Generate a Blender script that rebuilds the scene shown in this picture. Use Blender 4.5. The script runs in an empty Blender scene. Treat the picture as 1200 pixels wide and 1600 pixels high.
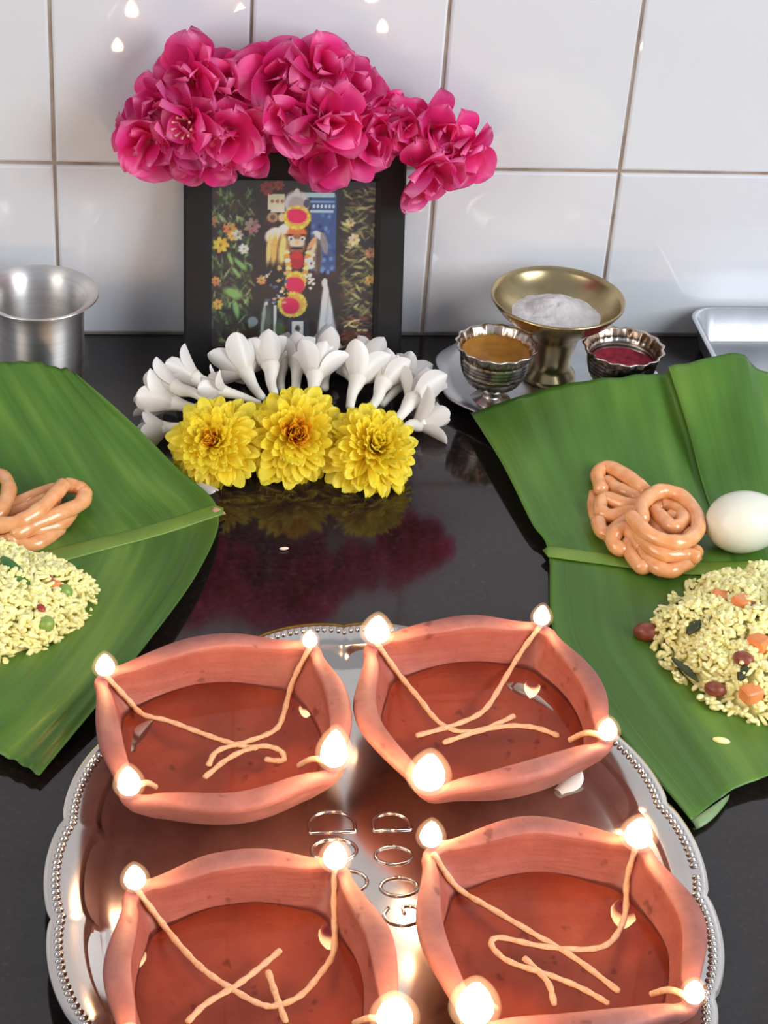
import bpy, math, random
import numpy as np
from mathutils import Vector, Matrix, Quaternion
from mathutils.bvhtree import BVHTree
from mathutils import noise as mnoise

random.seed(7)
sc = bpy.context.scene
COL = sc.collection

# ------------------------------------------------------------------ camera
F_PX = 3000.0
CAM = Vector((0.0609, -1.4053, 0.7751))
YAW, PITCH, ROLL = -0.15465, 0.59180, 0.07814
_f = Vector((-math.sin(YAW) * math.cos(PITCH), math.cos(YAW) * math.cos(PITCH), -math.sin(PITCH)))
_r0 = Vector((math.cos(YAW), math.sin(YAW), 0))
_u0 = _r0.cross(_f)
_r = _r0 * math.cos(ROLL) + _u0 * math.sin(ROLL)
_u = _u0 * math.cos(ROLL) - _r0 * math.sin(ROLL)
cd = bpy.data.cameras.new('camera')
cam = bpy.data.objects.new('camera', cd)
COL.objects.link(cam)
m = Matrix((( _r.x, _u.x, -_f.x), (_r.y, _u.y, -_f.y), (_r.z, _u.z, -_f.z))).to_4x4()
m.translation = CAM
cam.matrix_world = m
cd.sensor_fit = 'VERTICAL'
cd.sensor_height = 32.0
cd.lens = 32.0 * F_PX / 1600.0
cd.clip_start = 0.02
sc.camera = cam

# ------------------------------------------------------------------ world, lights, exposure
world = bpy.data.worlds.new('room_air')
sc.world = world
world.use_nodes = True
bg = world.node_tree.nodes['Background']
bg.inputs[0].default_value = (0.88, 0.90, 1.0, 1)
bg.inputs[1].default_value = 0.46

def area_light(name, loc, target, size, size_y, power, color):
    l = bpy.data.lights.new(name, 'AREA')
    l.shape = 'RECTANGLE'; l.size = size; l.size_y = size_y
    l.energy = power; l.color = color
    o = bpy.data.objects.new(name, l); COL.objects.link(o)
    o.location = loc
    o.rotation_euler = (Vector(target) - Vector(loc)).to_track_quat('-Z', 'Y').to_euler()
    return o
area_light('window_daylight', (1.75, -1.5, 1.05), (0.25, -0.25, 0.10), 1.1, 1.5, 46, (0.90, 0.95, 1.0))
area_light('doorway_daylight', (-1.4, -1.5, 1.0), (0.2, -0.3, 0.10), 0.9, 1.6, 18, (1.0, 0.91, 0.82))

vs = sc.view_settings
vs.view_transform = 'Standard'; vs.look = 'None'; vs.exposure = 0.0; vs.gamma = 1.0
vs.use_curve_mapping = False
FLAME_STRENGTH = 85.0

# ------------------------------------------------------------------ helpers
def ray(px, py):
    return (_f + _r * ((px - 600) / F_PX) - _u * ((py - 800) / F_PX)).normalized()
def at(px, py, z=0.0):
    d = ray(px, py)
    return CAM + d * ((z - CAM.z) / d.z)
def on_y(px, py, y):
    d = ray(px, py)
    return CAM + d * ((y - CAM.y) / d.y)
def drop(px, py, tree, off=0.0):
    d = ray(px, py)
    h = tree.ray_cast(CAM, d)
    return None if h[0] is None else h[0] - d * off

WPOS = {}
def thing(name, label, cat, loc=(0, 0, 0), group=None):
    o = bpy.data.objects.new(name, None); COL.objects.link(o)
    o.empty_display_size = 0.02
    o.location = loc; WPOS[o.name] = Vector(loc)
    tag(o, label, cat, group)
    return o
def tag(o, label=None, cat=None, group=None, kind=None):
    if label: o['label'] = label
    if cat: o['category'] = cat
    if group: o['group'] = group
    if kind: o['kind'] = kind
    return o
def mesh(name, V, F, mat=None, smooth=True):
    me = bpy.data.meshes.new(name)
    me.from_pydata([tuple(v) for v in V], [], F)
    if smooth:
        me.polygons.foreach_set('use_smooth', [True] * len(me.polygons))
    if mat: me.materials.append(mat)
    me.update()
    return me
def build(name, V, F, mat, parent=None, smooth=True, local=False, base=None):
    """V in world coordinates unless local; becomes one object at its parent's origin (or at base)"""
    off = Vector((0, 0, 0))
    if base is not None: off = Vector(base)
    elif parent is not None and not local: off = WPOS[parent.name]
    if not local:
        V = [Vector(v) - off for v in V]
    o = bpy.data.objects.new(name, mesh(name, V, F, mat, smooth))
    COL.objects.link(o)
    if parent is not None: o.parent = parent
    if base is not None and parent is None: o.location = off
    WPOS[o.name] = off
    return o

def catmull(pts, n):
    P = [Vector(p) for p in pts]
    if len(P) < 3:
        return [P[0].lerp(P[-1], i / n) for i in range(n + 1)]
    P = [P[0] * 2 - P[1]] + P + [P[-1] * 2 - P[-2]]
    out = []
    segs = len(P) - 3
    for i in range(n + 1):
        t = i / n * segs
        k = min(int(t), segs - 1); t -= k
        a, b, c, d = P[k:k + 4]
        out.append(0.5 * ((2 * b) + (c - a) * t + (2 * a - 5 * b + 4 * c - d) * t * t + (3 * b - a - 3 * c + d) * t ** 3))
    return out
class MB:
    def __init__(s): s.V = []; s.F = []
    def add(s, V, F):
        k = len(s.V); s.V += list(V); s.F += [tuple(i + k for i in f) for f in F]
        return s
def tube(pts, rad, n=8, closed=False):
    """swept round tube; rad is a number or list per point"""
    P = [Vector(p) for p in pts]; N = len(P)
    R = rad if isinstance(rad, (list, tuple)) else [rad] * N
    V, F = [], []
    up = Vector((0, 0, 1))
    prev = None
    for i in range(N):
        if closed: t = P[(i + 1) % N] - P[i - 1]
        else: t = P[min(i + 1, N - 1)] - P[max(i - 1, 0)]
        if t.length < 1e-9: t = Vector((1, 0, 0))
        t.normalize()
        if prev is None:
            a = t.cross(up)
            if a.length < 1e-3: a = t.cross(Vector((1, 0, 0)))
        else:
            a = prev - t * prev.dot(t)
        a.normalize(); b = t.cross(a); prev = a
        for k in range(n):
            an = 2 * math.pi * k / n
            V.append(P[i] + (a * math.cos(an) + b * math.sin(an)) * R[i])
    rng = N if closed else N - 1
    for i in range(rng):
        j = (i + 1) % N
        for k in range(n):
            l = (k + 1) % n
            F.append((i * n + k, i * n + l, j * n + l, j * n + k))
    if not closed:
        # rounded ends
        for (i, s) in ((0, -1), (N - 1, 1)):
            t = (P[1] - P[0]).normalized() if i == 0 else (P[-1] - P[-2]).normalized()
            c = len(V); V.append(P[i] + t * s * R[i] * 0.6)
            for k in range(n):
                l = (k + 1) % n
                F.append((i * n + k, i * n + l, c) if s > 0 else (i * n + l, i * n + k, c))
    return V, F
def lathe(prof, n=48, c=(0, 0, 0), rmod=None):
    """prof: list of (r, z); r == 0 closes to a point. rmod(row, ang) scales r"""
    c = Vector(c); V, F = [], []; rows = []
    for i, (r, z) in enumerate(prof):
        if r <= 1e-9:
            rows.append([len(V)]); V.append(c + Vector((0, 0, z)))
        else:
            row = []
            for k in range(n):
                a = 2 * math.pi * k / n
                rr = r * (rmod(i, a) if rmod else 1)
                row.append(len(V)); V.append(c + Vector((rr * math.cos(a), rr * math.sin(a), z)))
            rows.append(row)
    for i in range(len(rows) - 1):
        A, B = rows[i], rows[i + 1]
        for k in range(n):
            l = (k + 1) % n
            if len(A) == 1 and len(B) == 1: continue
            if len(A) == 1: F.append((A[0], B[l], B[k]))
            elif len(B) == 1: F.append((A[k], A[l], B[0]))
            else: F.append((A[k], A[l], B[l], B[k]))
    return V, F
def box(x0, x1, y0, y1, z0, z1):
    V = [(x, y, z) for z in (z0, z1) for y in (y0, y1) for x in (x0, x1)]
    F = [(0, 2, 3, 1), (4, 5, 7, 6), (0, 1, 5, 4), (2, 6, 7, 3), (0, 4, 6, 2), (1, 3, 7, 5)]
    return V, F
def soft_box(x0, x1, y0, y1, z0, z1, b):
    """box whose front (-y) face has rounded edges: three nested rings"""
    V, F = [], []
    def ring(d, y): return [(x0 + d, y, z0 + d), (x1 - d, y, z0 + d), (x1 - d, y, z1 - d), (x0 + d, y, z1 - d)]
    V += ring(0, y1) + ring(0, y0 + b) + ring(b * 0.3, y0 + b * 0.3) + ring(b, y0)
    for r in range(3):
        for k in range(4):
            l = (k + 1) % 4
            F.append((r * 4 + k, r * 4 + l, r * 4 + 4 + l, r * 4 + 4 + k))
    F.append((12, 13, 14, 15))
    return V, F

# ------------------------------------------------------------------ materials
def new_mat(name):
    mt = bpy.data.materials.new(name); mt.use_nodes = True
    nt = mt.node_tree
    return mt, nt, nt.nodes['Principled BSDF'], nt.nodes['Material Output']
def ramp(nt, src, stops):
    r = nt.nodes.new('ShaderNodeValToRGB')
    e = r.color_ramp.elements
    while len(e) < len(stops): e.new(0.5)
    for el, (p, c) in zip(e, stops):
        el.position = p; el.color = (*c, 1)
    nt.links.new(src, r.inputs[0])
    return r.outputs[0]
def noise_node(nt, scale, detail=3, coord='Object', rough=0.5, vec_scale=None):
    tc = nt.nodes.new('ShaderNodeTexCoord')
    n = nt.nodes.new('ShaderNodeTexNoise')
    n.inputs['Scale'].default_value = scale; n.inputs['Detail'].default_value = detail
    n.inputs['Roughness'].default_value = rough
    out = tc.outputs[coord]
    if vec_scale:
        mp = nt.nodes.new('ShaderNodeMapping'); mp.inputs['Scale'].default_value = vec_scale
        nt.links.new(out, mp.inputs[0]); out = mp.outputs[0]
    nt.links.new(out, n.inputs['Vector'])
    return n.outputs['Fac']
def bump(nt, bs, src, strength, dist):
    b = nt.nodes.new('ShaderNodeBump')
    b.inputs['Strength'].default_value = strength; b.inputs['Distance'].default_value = dist
    nt.links.new(src, b.inputs['Height']); nt.links.new(b.outputs[0], bs.inputs['Normal'])
def simple(name, c0, c1=None, rough=0.5, metal=0.0, scale=60, bump_s=0.0, bump_d=0.001, coat=0.0, sss=0.0, spec=0.5, rand=0.0):
    mt, nt, bs, out = new_mat(name)
    c1 = c1 or tuple(min(1, v * 1.15) for v in c0)
    n = noise_node(nt, scale)
    col = ramp(nt, n, [(0.3, c0), (0.7, c1)])
    if rand:
        oi = nt.nodes.new('ShaderNodeObjectInfo')
        h = nt.nodes.new('ShaderNodeHueSaturation')
        mr = nt.nodes.new('ShaderNodeMapRange')
        mr.inputs[3].default_value = 1 - rand; mr.inputs[4].default_value = 1 + rand
        nt.links.new(oi.outputs['Random'], mr.inputs[0]); nt.links.new(mr.outputs[0], h.inputs['Value'])
        nt.links.new(col, h.inputs['Color']); col = h.outputs[0]
    nt.links.new(col, bs.inputs['Base Color'])
    bs.inputs['Roughness'].default_value = rough; bs.inputs['Metallic'].default_value = metal
    bs.inputs['Specular IOR Level'].default_value = spec
    bs.inputs['Coat Weight'].default_value = coat
    if sss:
        bs.inputs['Subsurface Weight'].default_value = sss
        bs.inputs['Subsurface Radius'].default_value = (0.6, 0.4, 0.3)
        bs.inputs['Subsurface Scale'].default_value = 0.006
    if bump_s: bump(nt, bs, n, bump_s, bump_d)
    return mt
def thin(name, stops, rough=0.45, trans=0.35, scale=60, rand=0.12, coord='Object', along=None):
    """petal / leaf tissue: principled mixed with translucency; along = use generated V of UV for the colour ramp"""
    mt, nt, bs, out = new_mat(name)
    if along:
        uv = nt.nodes.new('ShaderNodeUVMap'); sp = nt.nodes.new('ShaderNodeSeparateXYZ')
        nt.links.new(uv.outputs[0], sp.inputs[0]); src = sp.outputs[along]
    else: src = noise_node(nt, scale)
    col = ramp(nt, src, stops)
    oi = nt.nodes.new('ShaderNodeObjectInfo'); h = nt.nodes.new('ShaderNodeHueSaturation')
    mr = nt.nodes.new('ShaderNodeMapRange'); mr.inputs[3].default_value = 1 - rand; mr.inputs[4].default_value = 1 + rand
    nt.links.new(oi.outputs['Random'], mr.inputs[0]); nt.links.new(mr.outputs[0], h.inputs['Value'])
    nt.links.new(col, h.inputs['Color']); col = h.outputs[0]
    nt.links.new(col, bs.inputs['Base Color']); bs.inputs['Roughness'].default_value = rough
    tr = nt.nodes.new('ShaderNodeBsdfTranslucent'); nt.links.new(col, tr.inputs[0])
    mx = nt.nodes.new('ShaderNodeMixShader'); mx.inputs[0].default_value = trans
    nt.links.new(bs.outputs[0], mx.inputs[1]); nt.links.new(tr.outputs[0], mx.inputs[2])
    nt.links.new(mx.outputs[0], out.inputs[0])
    return mt

M = {}
M['tile'] = simple('glazed_tile', (0.635, 0.65, 0.68), (0.675, 0.69, 0.72), rough=0.025, scale=4, spec=0.5, rand=0.02)
M['grout'] = simple('grout', (0.24, 0.17, 0.13), (0.42, 0.36, 0.30), rough=0.9, scale=30, bump_s=0.4)
M['tin'] = simple('dull_silver_plate', (0.55, 0.57, 0.60), (0.68, 0.70, 0.73), rough=0.30, metal=1.0, scale=25)
M['steel'] = simple('brushed_steel', (0.72, 0.70, 0.68), (0.82, 0.80, 0.78), rough=0.27, metal=1.0, scale=40)
mt, nt, bs, _o = new_mat('lathe_brushed_steel')
nt.links.new(ramp(nt, noise_node(nt, 6, 3, vec_scale=(1, 1, 60)), [(.3, (.70, .68, .66)), (.7, (.82, .80, .78))]), bs.inputs['Base Color'])
bs.inputs['Metallic'].default_value = 1; bs.inputs['Roughness'].default_value = .42
bs.inputs['Anisotropic'].default_value = .85; bs.inputs['Anisotropic Rotation'].default_value = .25
tg = nt.nodes.new('ShaderNodeTangent'); tg.direction_type = 'RADIAL'; tg.axis = 'Z'; nt.links.new(tg.outputs[0], bs.inputs['Tangent'])
M['brushed'] = mt
M['tray_steel'] = simple('polished_tray_steel', (0.57, 0.53, 0.49), (0.66, 0.61, 0.57), rough=0.17, metal=1.0, scale=18)
M['brass'] = simple('aged_brass', (0.34, 0.26, 0.13), (0.52, 0.43, 0.25), rough=0.27, metal=1.0, scale=35)
def chased_silver():
    mt, nt, bs, out = new_mat('tarnished_silver')
    tc = nt.nodes.new('ShaderNodeTexCoord'); sp = nt.nodes.new('ShaderNodeSeparateXYZ'); nt.links.new(tc.outputs['Object'], sp.inputs[0])
    mr = nt.nodes.new('ShaderNodeMapRange'); mr.inputs[2].default_value = .052; nt.links.new(sp.outputs['Z'], mr.inputs[0])
    hi, lo = (0.72, 0.66, 0.60), (0.07, 0.055, 0.05)
    c = ramp(nt, mr.outputs[0], [(.22, hi), (.30, lo), (.34, (.30, .26, .23)), (.53, (.42, .38, .34)), (.58, lo), (.61, hi), (.64, lo), (.67, hi), (.70, lo), (.73, hi), (.76, lo), (.80, hi), (.84, lo), (.90, (.60, .44, .32)), (.97, hi)])
    n = noise_node(nt, 120, 3)
    c2 = ramp(nt, n, [(.35, (.55, .5, .46)), (.6, (1, 1, 1))])
    mx = nt.nodes.new('ShaderNodeMix'); mx.data_type = 'RGBA'; mx.blend_type = 'MULTIPLY'; mx.inputs[0].default_value = .7
    nt.links.new(c, mx.inputs[6]); nt.links.new(c2, mx.inputs[7]); nt.links.new(mx.outputs[2], bs.inputs['Base Color'])
    bs.inputs['Metallic'].default_value = 1; bs.inputs['Roughness'].default_value = .26
    return mt
M['silver'] = chased_silver()
def terracotta(name, lo, hi, rough):
    mt, nt, bs, out = new_mat(name)
    n = noise_node(nt, 38, 5, rough=.62); sp = noise_node(nt, 95, 2); gr = noise_node(nt, 26, 3, vec_scale=(1, 1, 7))
    col = ramp(nt, n, [(0.32, lo), (0.68, hi)])
    st = ramp(nt, sp, [(0.66, (1, 1, 1)), (0.74, (.50, .40, .38))])
    mx = nt.nodes.new('ShaderNodeMix'); mx.data_type = 'RGBA'; mx.blend_type = 'MULTIPLY'; mx.inputs[0].default_value = .8
    nt.links.new(col, mx.inputs[6]); nt.links.new(st, mx.inputs[7]); nt.links.new(mx.outputs[2], bs.inputs['Base Color'])
    bs.inputs['Roughness'].default_value = rough; bs.inputs['Specular IOR Level'].default_value = .4
    ad = nt.nodes.new('ShaderNodeMath'); ad.operation = 'ADD'; nt.links.new(n, ad.inputs[0]); nt.links.new(gr, ad.inputs[1])
    bump(nt, bs, ad.outputs[0], .35, .0022)
    return mt
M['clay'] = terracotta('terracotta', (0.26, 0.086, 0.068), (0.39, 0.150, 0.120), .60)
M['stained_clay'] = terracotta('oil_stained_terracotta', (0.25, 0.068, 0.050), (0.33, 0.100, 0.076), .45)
M['brightened_soaked_clay'] = terracotta('brightened_soaked_terracotta', (0.52, 0.105, 0.050), (0.64, 0.150, 0.075), .5)  # oil-soaked floor, brightened to stand in for light lost at the oil surface
M['wick'] = simple('cotton_wick', (0.56, 0.32, 0.18), (0.70, 0.44, 0.27), rough=0.7, scale=400, bump_s=0.5, bump_d=0.0006)
M['char'] = simple('charred_wick', (0.02, 0.015, 0.012), (0.06, 0.04, 0.03), rough=0.9, scale=300)
M['black_wood'] = simple('black_frame', (0.008, 0.008, 0.009), (0.012, 0.011, 0.012), rough=0.5, scale=60, spec=0.25)
M['backing'] = simple('backing_board', (0.03, 0.02, 0.015), (0.05, 0.035, 0.03), rough=0.8)
M['egg'] = simple('boiled_egg_white', (0.72, 0.72, 0.59), (0.77, 0.77, 0.66), rough=0.28, scale=20, sss=0.25)
M['sweet'] = simple('syrupy_fried_batter', (0.76, 0.31, 0.11), (0.86, 0.44, 0.20), rough=0.2, scale=120, sss=0.3, coat=0.6, bump_s=0.25, bump_d=0.0008)
M['rice'] = simple('lemon_rice', (0.92, 0.84, 0.30), (0.96, 0.92, 0.52), rough=0.45, scale=260, sss=0.15)
M['carrot'] = simple('carrot', (0.72, 0.22, 0.06), (0.82, 0.30, 0.10), rough=0.35, scale=150, sss=0.15)
M['peanut'] = simple('roast_peanut', (0.16, 0.035, 0.02), (0.33, 0.085, 0.04), rough=0.35, scale=160)
M['pea'] = simple('green_pea', (0.16, 0.28, 0.045), (0.26, 0.40, 0.08), rough=0.3, scale=90)
M['bean'] = simple('green_chilli', (0.03, 0.12, 0.02), (0.07, 0.20, 0.04), rough=0.25, scale=70)
M['curry_leaf'] = simple('fried_curry_leaf', (0.025, 0.035, 0.012), (0.06, 0.075, 0.025), rough=0.4, scale=90)
M['red_chilli'] = simple('red_chilli', (0.22, 0.02, 0.015), (0.36, 0.05, 0.03), rough=0.25, scale=90)
M['ash'] = simple('sacred_ash', (0.55, 0.52, 0.51), (0.68, 0.65, 0.64), rough=0.95, scale=120, bump_s=0.8, bump_d=0.003)
M['turmeric'] = simple('turmeric_paste', (0.27, 0.11, 0.012), (0.42, 0.19, 0.03), rough=0.4, scale=60, bump_s=0.3)
M['kumkum'] = simple('vermilion_powder', (0.16, 0.006, 0.018), (0.38, 0.016, 0.045), rough=0.8, scale=150, bump_s=0.7, bump_d=0.002)
M['loose_rice'] = simple('raw_rice', (0.80, 0.62, 0.48), (0.86, 0.74, 0.60), rough=0.4)
M['pink'] = thin('pink_petal', [(0.0, (0.82, 0.16, 0.28)), (0.25, (0.72, 0.016, 0.150)), (0.70, (0.80, 0.040, 0.25)), (1.0, (0.88, 0.19, 0.45))], rough=0.34, trans=0.42, along='Y', rand=0.22)
M['pink_heart'] = simple('bloom_heart', (0.70, 0.30, 0.25), (0.80, 0.50, 0.42), rough=0.6)
M['white_petal'] = thin('waxy_white_petal', [(0.0, (0.80, 0.72, 0.58)), (0.35, (0.88, 0.83, 0.76)), (1.0, (0.92, 0.90, 0.87))], rough=0.35, trans=0.25, along='Y', rand=0.03)
M['white_tube'] = simple('waxy_white_tube', (0.82, 0.78, 0.66), (0.90, 0.87, 0.80), rough=0.35, scale=60, sss=0.15)
M['yellow'] = thin('yellow_petal', [(0.0, (0.93, 0.52, 0.012)), (0.4, (0.98, 0.74, 0.02)), (1.0, (0.99, 0.87, 0.07))], rough=0.42, trans=0.36, along='Y', rand=0.06)
M['yellow_in'] = thin('amber_petal', [(0.0, (0.70, 0.18, 0.015)), (0.5, (0.92, 0.48, 0.02)), (1.0, (0.96, 0.62, 0.03))], rough=0.42, trans=0.36, along='Y', rand=0.06)
M['core'] = simple('flower_core', (0.85, 0.50, 0.02), (0.92, 0.62, 0.03), rough=.6)
M['heart_red'] = simple('flower_eye', (0.42, 0.03, 0.02), (0.66, 0.13, 0.03), rough=0.7, scale=500)
M['midrib'] = simple('leaf_midrib', (0.105, 0.20, 0.022), (0.17, 0.27, 0.035), rough=0.4, scale=30)
M['dry_tip'] = simple('dry_leaf_tip', (0.45, 0.25, 0.16), (0.62, 0.42, 0.30), rough=0.7)

def granite():
    mt, nt, bs, out = new_mat('black_granite')
    n = noise_node(nt, 260, 6); n2 = noise_node(nt, 9, 3)
    c = ramp(nt, n, [(0.35, (0.009, 0.006, 0.006)), (0.62, (0.017, 0.011, 0.011)), (0.78, (0.040, 0.027, 0.025))])
    nt.links.new(c, bs.inputs['Base Color'])
    r = ramp(nt, n2, [(0.3, (0.06,) * 3), (0.7, (0.11,) * 3)])
    nt.links.new(r, bs.inputs['Roughness'])
    bs.inputs['IOR'].default_value = 1.55
    return mt
M['granite'] = granite()

def banana():
    mt, nt, bs, out = new_mat('banana_leaf')
    uv = nt.nodes.new('ShaderNodeUVMap'); sp = nt.nodes.new('ShaderNodeSeparateXYZ')
    nt.links.new(uv.outputs[0], sp.inputs[0])
    def stripes(scale, dist):
        w = nt.nodes.new('ShaderNodeTexNoise'); w.noise_dimensions = '2D'
        mp = nt.nodes.new('ShaderNodeMapping'); mp.inputs['Scale'].default_value = (scale, dist, 1)
        nt.links.new(uv.outputs[0], mp.inputs[0]); nt.links.new(mp.outputs[0], w.inputs['Vector'])
        w.inputs['Scale'].default_value = 1.0; w.inputs['Detail'].default_value = 2
        return w.outputs['Fac']
    a = stripes(34, 0.5); b = stripes(6, 2.2); fine = stripes(150, 0.6)
    c1 = ramp(nt, b, [(0.3, (0.072, 0.178, 0.024)), (0.5, (0.102, 0.240, 0.032)), (0.72, (0.180, 0.330, 0.052))])
    c2 = ramp(nt, a, [(0.35, (0.90,) * 3), (0.62, (1.02,) * 3)])
    mx = nt.nodes.new('ShaderNodeMix'); mx.data_type = 'RGBA'; mx.blend_type = 'MULTIPLY'; mx.inputs[0].default_value = 0.8
    nt.links.new(c1, mx.inputs[6]); nt.links.new(c2, mx.inputs[7])
    col = mx.outputs[2]
    nt.links.new(col, bs.inputs['Base Color'])
    bs.inputs['Roughness'].default_value = 0.30
    bs.inputs['Specular IOR Level'].default_value = 0.5
    add = nt.nodes.new('ShaderNodeMath'); add.operation = 'MULTIPLY_ADD'; add.inputs[1].default_value = 0.35
    nt.links.new(fine, add.inputs[0]); nt.links.new(a, add.inputs[2])
    bump(nt, bs, add.outputs[0], 0.22, 0.0025)
    tr = nt.nodes.new('ShaderNodeBsdfTranslucent'); h = nt.nodes.new('ShaderNodeHueSaturation')
    h.inputs['Value'].default_value = 1.8; nt.links.new(col, h.inputs['Color']); nt.links.new(h.outputs[0], tr.inputs[0])
    ms = nt.nodes.new('ShaderNodeMixShader'); ms.inputs[0].default_value = 0.28
    nt.links.new(bs.outputs[0], ms.inputs[1]); nt.links.new(tr.outputs[0], ms.inputs[2]); nt.links.new(ms.outputs[0], out.inputs[0])
    return mt
M['banana'] = banana()

def clear_liquid(name, tint, ior):
    mt, nt, bs, out = new_mat(name); nt.nodes.remove(bs)
    t = nt.nodes.new('ShaderNodeBsdfTransparent'); t.inputs[0].default_value = (*tint, 1)
    g = nt.nodes.new('ShaderNodeBsdfGlossy'); g.inputs['Roughness'].default_value = 0.02
    f = nt.nodes.new('ShaderNodeFresnel'); f.inputs[0].default_value = ior
    x = nt.nodes.new('ShaderNodeMixShader')
    nt.links.new(f.outputs[0], x.inputs[0]); nt.links.new(t.outputs[0], x.inputs[1]); nt.links.new(g.outputs[0], x.inputs[2])
    nt.links.new(x.outputs[0], out.inputs[0])
    return mt
M['oil'] = clear_liquid('lamp_oil', (0.99, 0.87, 0.78), 1.30)
M['glass'] = clear_liquid('picture_glass', (0.97, 0.98, 0.98), 1.45)

def flame_mat():
    mt, nt, bs, out = new_mat('flame'); nt.nodes.remove(bs)
    tc = nt.nodes.new('ShaderNodeTexCoord'); sp = nt.nodes.new('ShaderNodeSeparateXYZ')
    nt.links.new(tc.outputs['Generated'], sp.inputs[0])
    c = ramp(nt, sp.outputs['Z'], [(0.0, (0.003, 0.003, 0.014)), (0.12, (0.012, 0.008, 0.014)), (0.30, (1.0, 0.56, 0.26)), (1.0, (1.0, 0.60, 0.30))])
    e = nt.nodes.new('ShaderNodeEmission'); e.inputs['Strength'].default_value = FLAME_STRENGTH
    nt.links.new(c, e.inputs[0]); nt.links.new(e.outputs[0], out.inputs[0])
    return mt
M['flame'] = flame_mat()
def halo_mat():  # emissive volume added to imitate a lens halo round the flame
    mt, nt, bs, out = new_mat('flame_halo'); nt.nodes.remove(bs)
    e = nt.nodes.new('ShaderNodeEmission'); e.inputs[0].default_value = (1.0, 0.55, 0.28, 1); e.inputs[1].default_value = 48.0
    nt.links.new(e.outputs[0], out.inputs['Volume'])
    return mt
M['halo'] = halo_mat()

def print_mat():
    mt, nt, bs, out = new_mat('photo_print')
    a = nt.nodes.new('ShaderNodeVertexColor'); a.layer_name = 'ink'
    nt.links.new(a.outputs[0], bs.inputs['Base Color']); bs.inputs['Roughness'].default_value = 0.35
    return mt
M['print'] = print_mat()

# ------------------------------------------------------------------ setting: tiled wall and granite worktop
T = 0.150
V, F = box(-1.2, 1.65, 0.0, 0.10, -0.02, 1.36)
wall = build('wall_back', V, F, M['grout'], smooth=False); tag(wall, kind='structure')
wall['label'] = 'wall of white glazed square tiles with brown grout'
tile_me = None
rt = random.Random(3)
for j in range(9):
    for i in range(-8, 11):
        V, F = soft_box(-T / 2 + 0.0012, T / 2 - 0.0012, -0.0022, 0.004, -T / 2 + 0.0012, T / 2 - 0.0012, 0.0022)
        if tile_me is None: tile_me = mesh('tile', V, F, M['tile'], smooth=False)
        o = bpy.data.objects.new('tile', tile_me); COL.objects.link(o); o.parent = wall
        o.location = (i * T + T / 2, 0, j * T + T / 2)
        o.rotation_euler = (rt.uniform(-1, 1) * 0.006, 0, rt.uniform(-1, 1) * 0.006)
V, F = box(-1.2, 1.65, -1.05, -0.0025, -0.04, 0.0)
top = build('countertop', V, F, M['granite'], smooth=False, base=(0.2, -0.5, 0))
tag(top, 'polished black granite worktop running along the tiled wall', 'worktop')

# ------------------------------------------------------------------ framed picture
fx0, fx1 = 0.0995, 0.2730
FY, LEAN = -0.070, math.radians(18.0)
va = Vector((0, math.sin(LEAN), math.cos(LEAN))); vn = Vector((0, -math.cos(LEAN), math.sin(LEAN)))
FO = Vector(((fx0 + fx1) / 2, FY, 0.0))
def fp(x, v, d=0.0): return Vector((x, FO.y, 0)) + va * v + vn * d
def fhit(px, py):
    d = ray(px, py); t = (FO - CAM).dot(vn) / d.dot(vn); P = CAM + d * t
    return P.x, (P - FO).dot(va)
ix0, vt = fhit(331, 280); ix1, _ = fhit(588, 300)
B = 0.022
FH = vt + B
frame = thing('picture_frame', 'black picture frame of a garlanded deity leaning on the tiled wall', 'picture frame', FO)
mb = MB()
def rail(a0, a1, b0, b1, mitre):
    pass
outer = [(fx0, 0), (fx1, 0), (fx1, FH), (fx0, FH)]
inner = [(ix0, B), (ix1, B), (ix1, vt), (ix0, vt)]
for k, nm in enumerate(('bottom', 'right', 'top', 'left')):
    l = (k + 1) % 4
    a, b, c, d = outer[k], outer[l], inner[l], inner[k]
    mid = lambda p, q, t: (p[0] + (q[0] - p[0]) * t, p[1] + (q[1] - p[1]) * t)
    sec = [(0.0, -0.012), (0.0, 0.0045), (0.08, 0.006), (0.85, 0.006), (1.0, 0.0035), (1.0, -0.012)]
    V = [fp(*mid(a, d, t), h) for t, h in sec] + [fp(*mid(b, c, t), h) for t, h in sec]
    n = len(sec)
    F = [(i, i + n, (i + 1) % n + n, (i + 1) % n) for i in range(n)] + [tuple(range(n)), tuple(range(2 * n - 1, n - 1, -1))]
    build('frame_rail', V, F, M['black_wood'], frame, smooth=False)
V = [fp(x, v, d) for d in (-0.0115, -0.008) for v in (0.004, FH - 0.004) for x in (fx0 + 0.004, fx1 - 0.004)]
build('backing_board', V, box(0, 1, 0, 1, 0, 1)[1], M['backing'], frame, smooth=False)
V = [fp(x, v, d) for d in (-0.0005, 0.0008) for v in (B, vt) for x in (ix0, ix1)]
build('glass_pane', V, box(0, 1, 0, 1, 0, 1)[1], M['glass'], frame, smooth=False)

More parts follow.
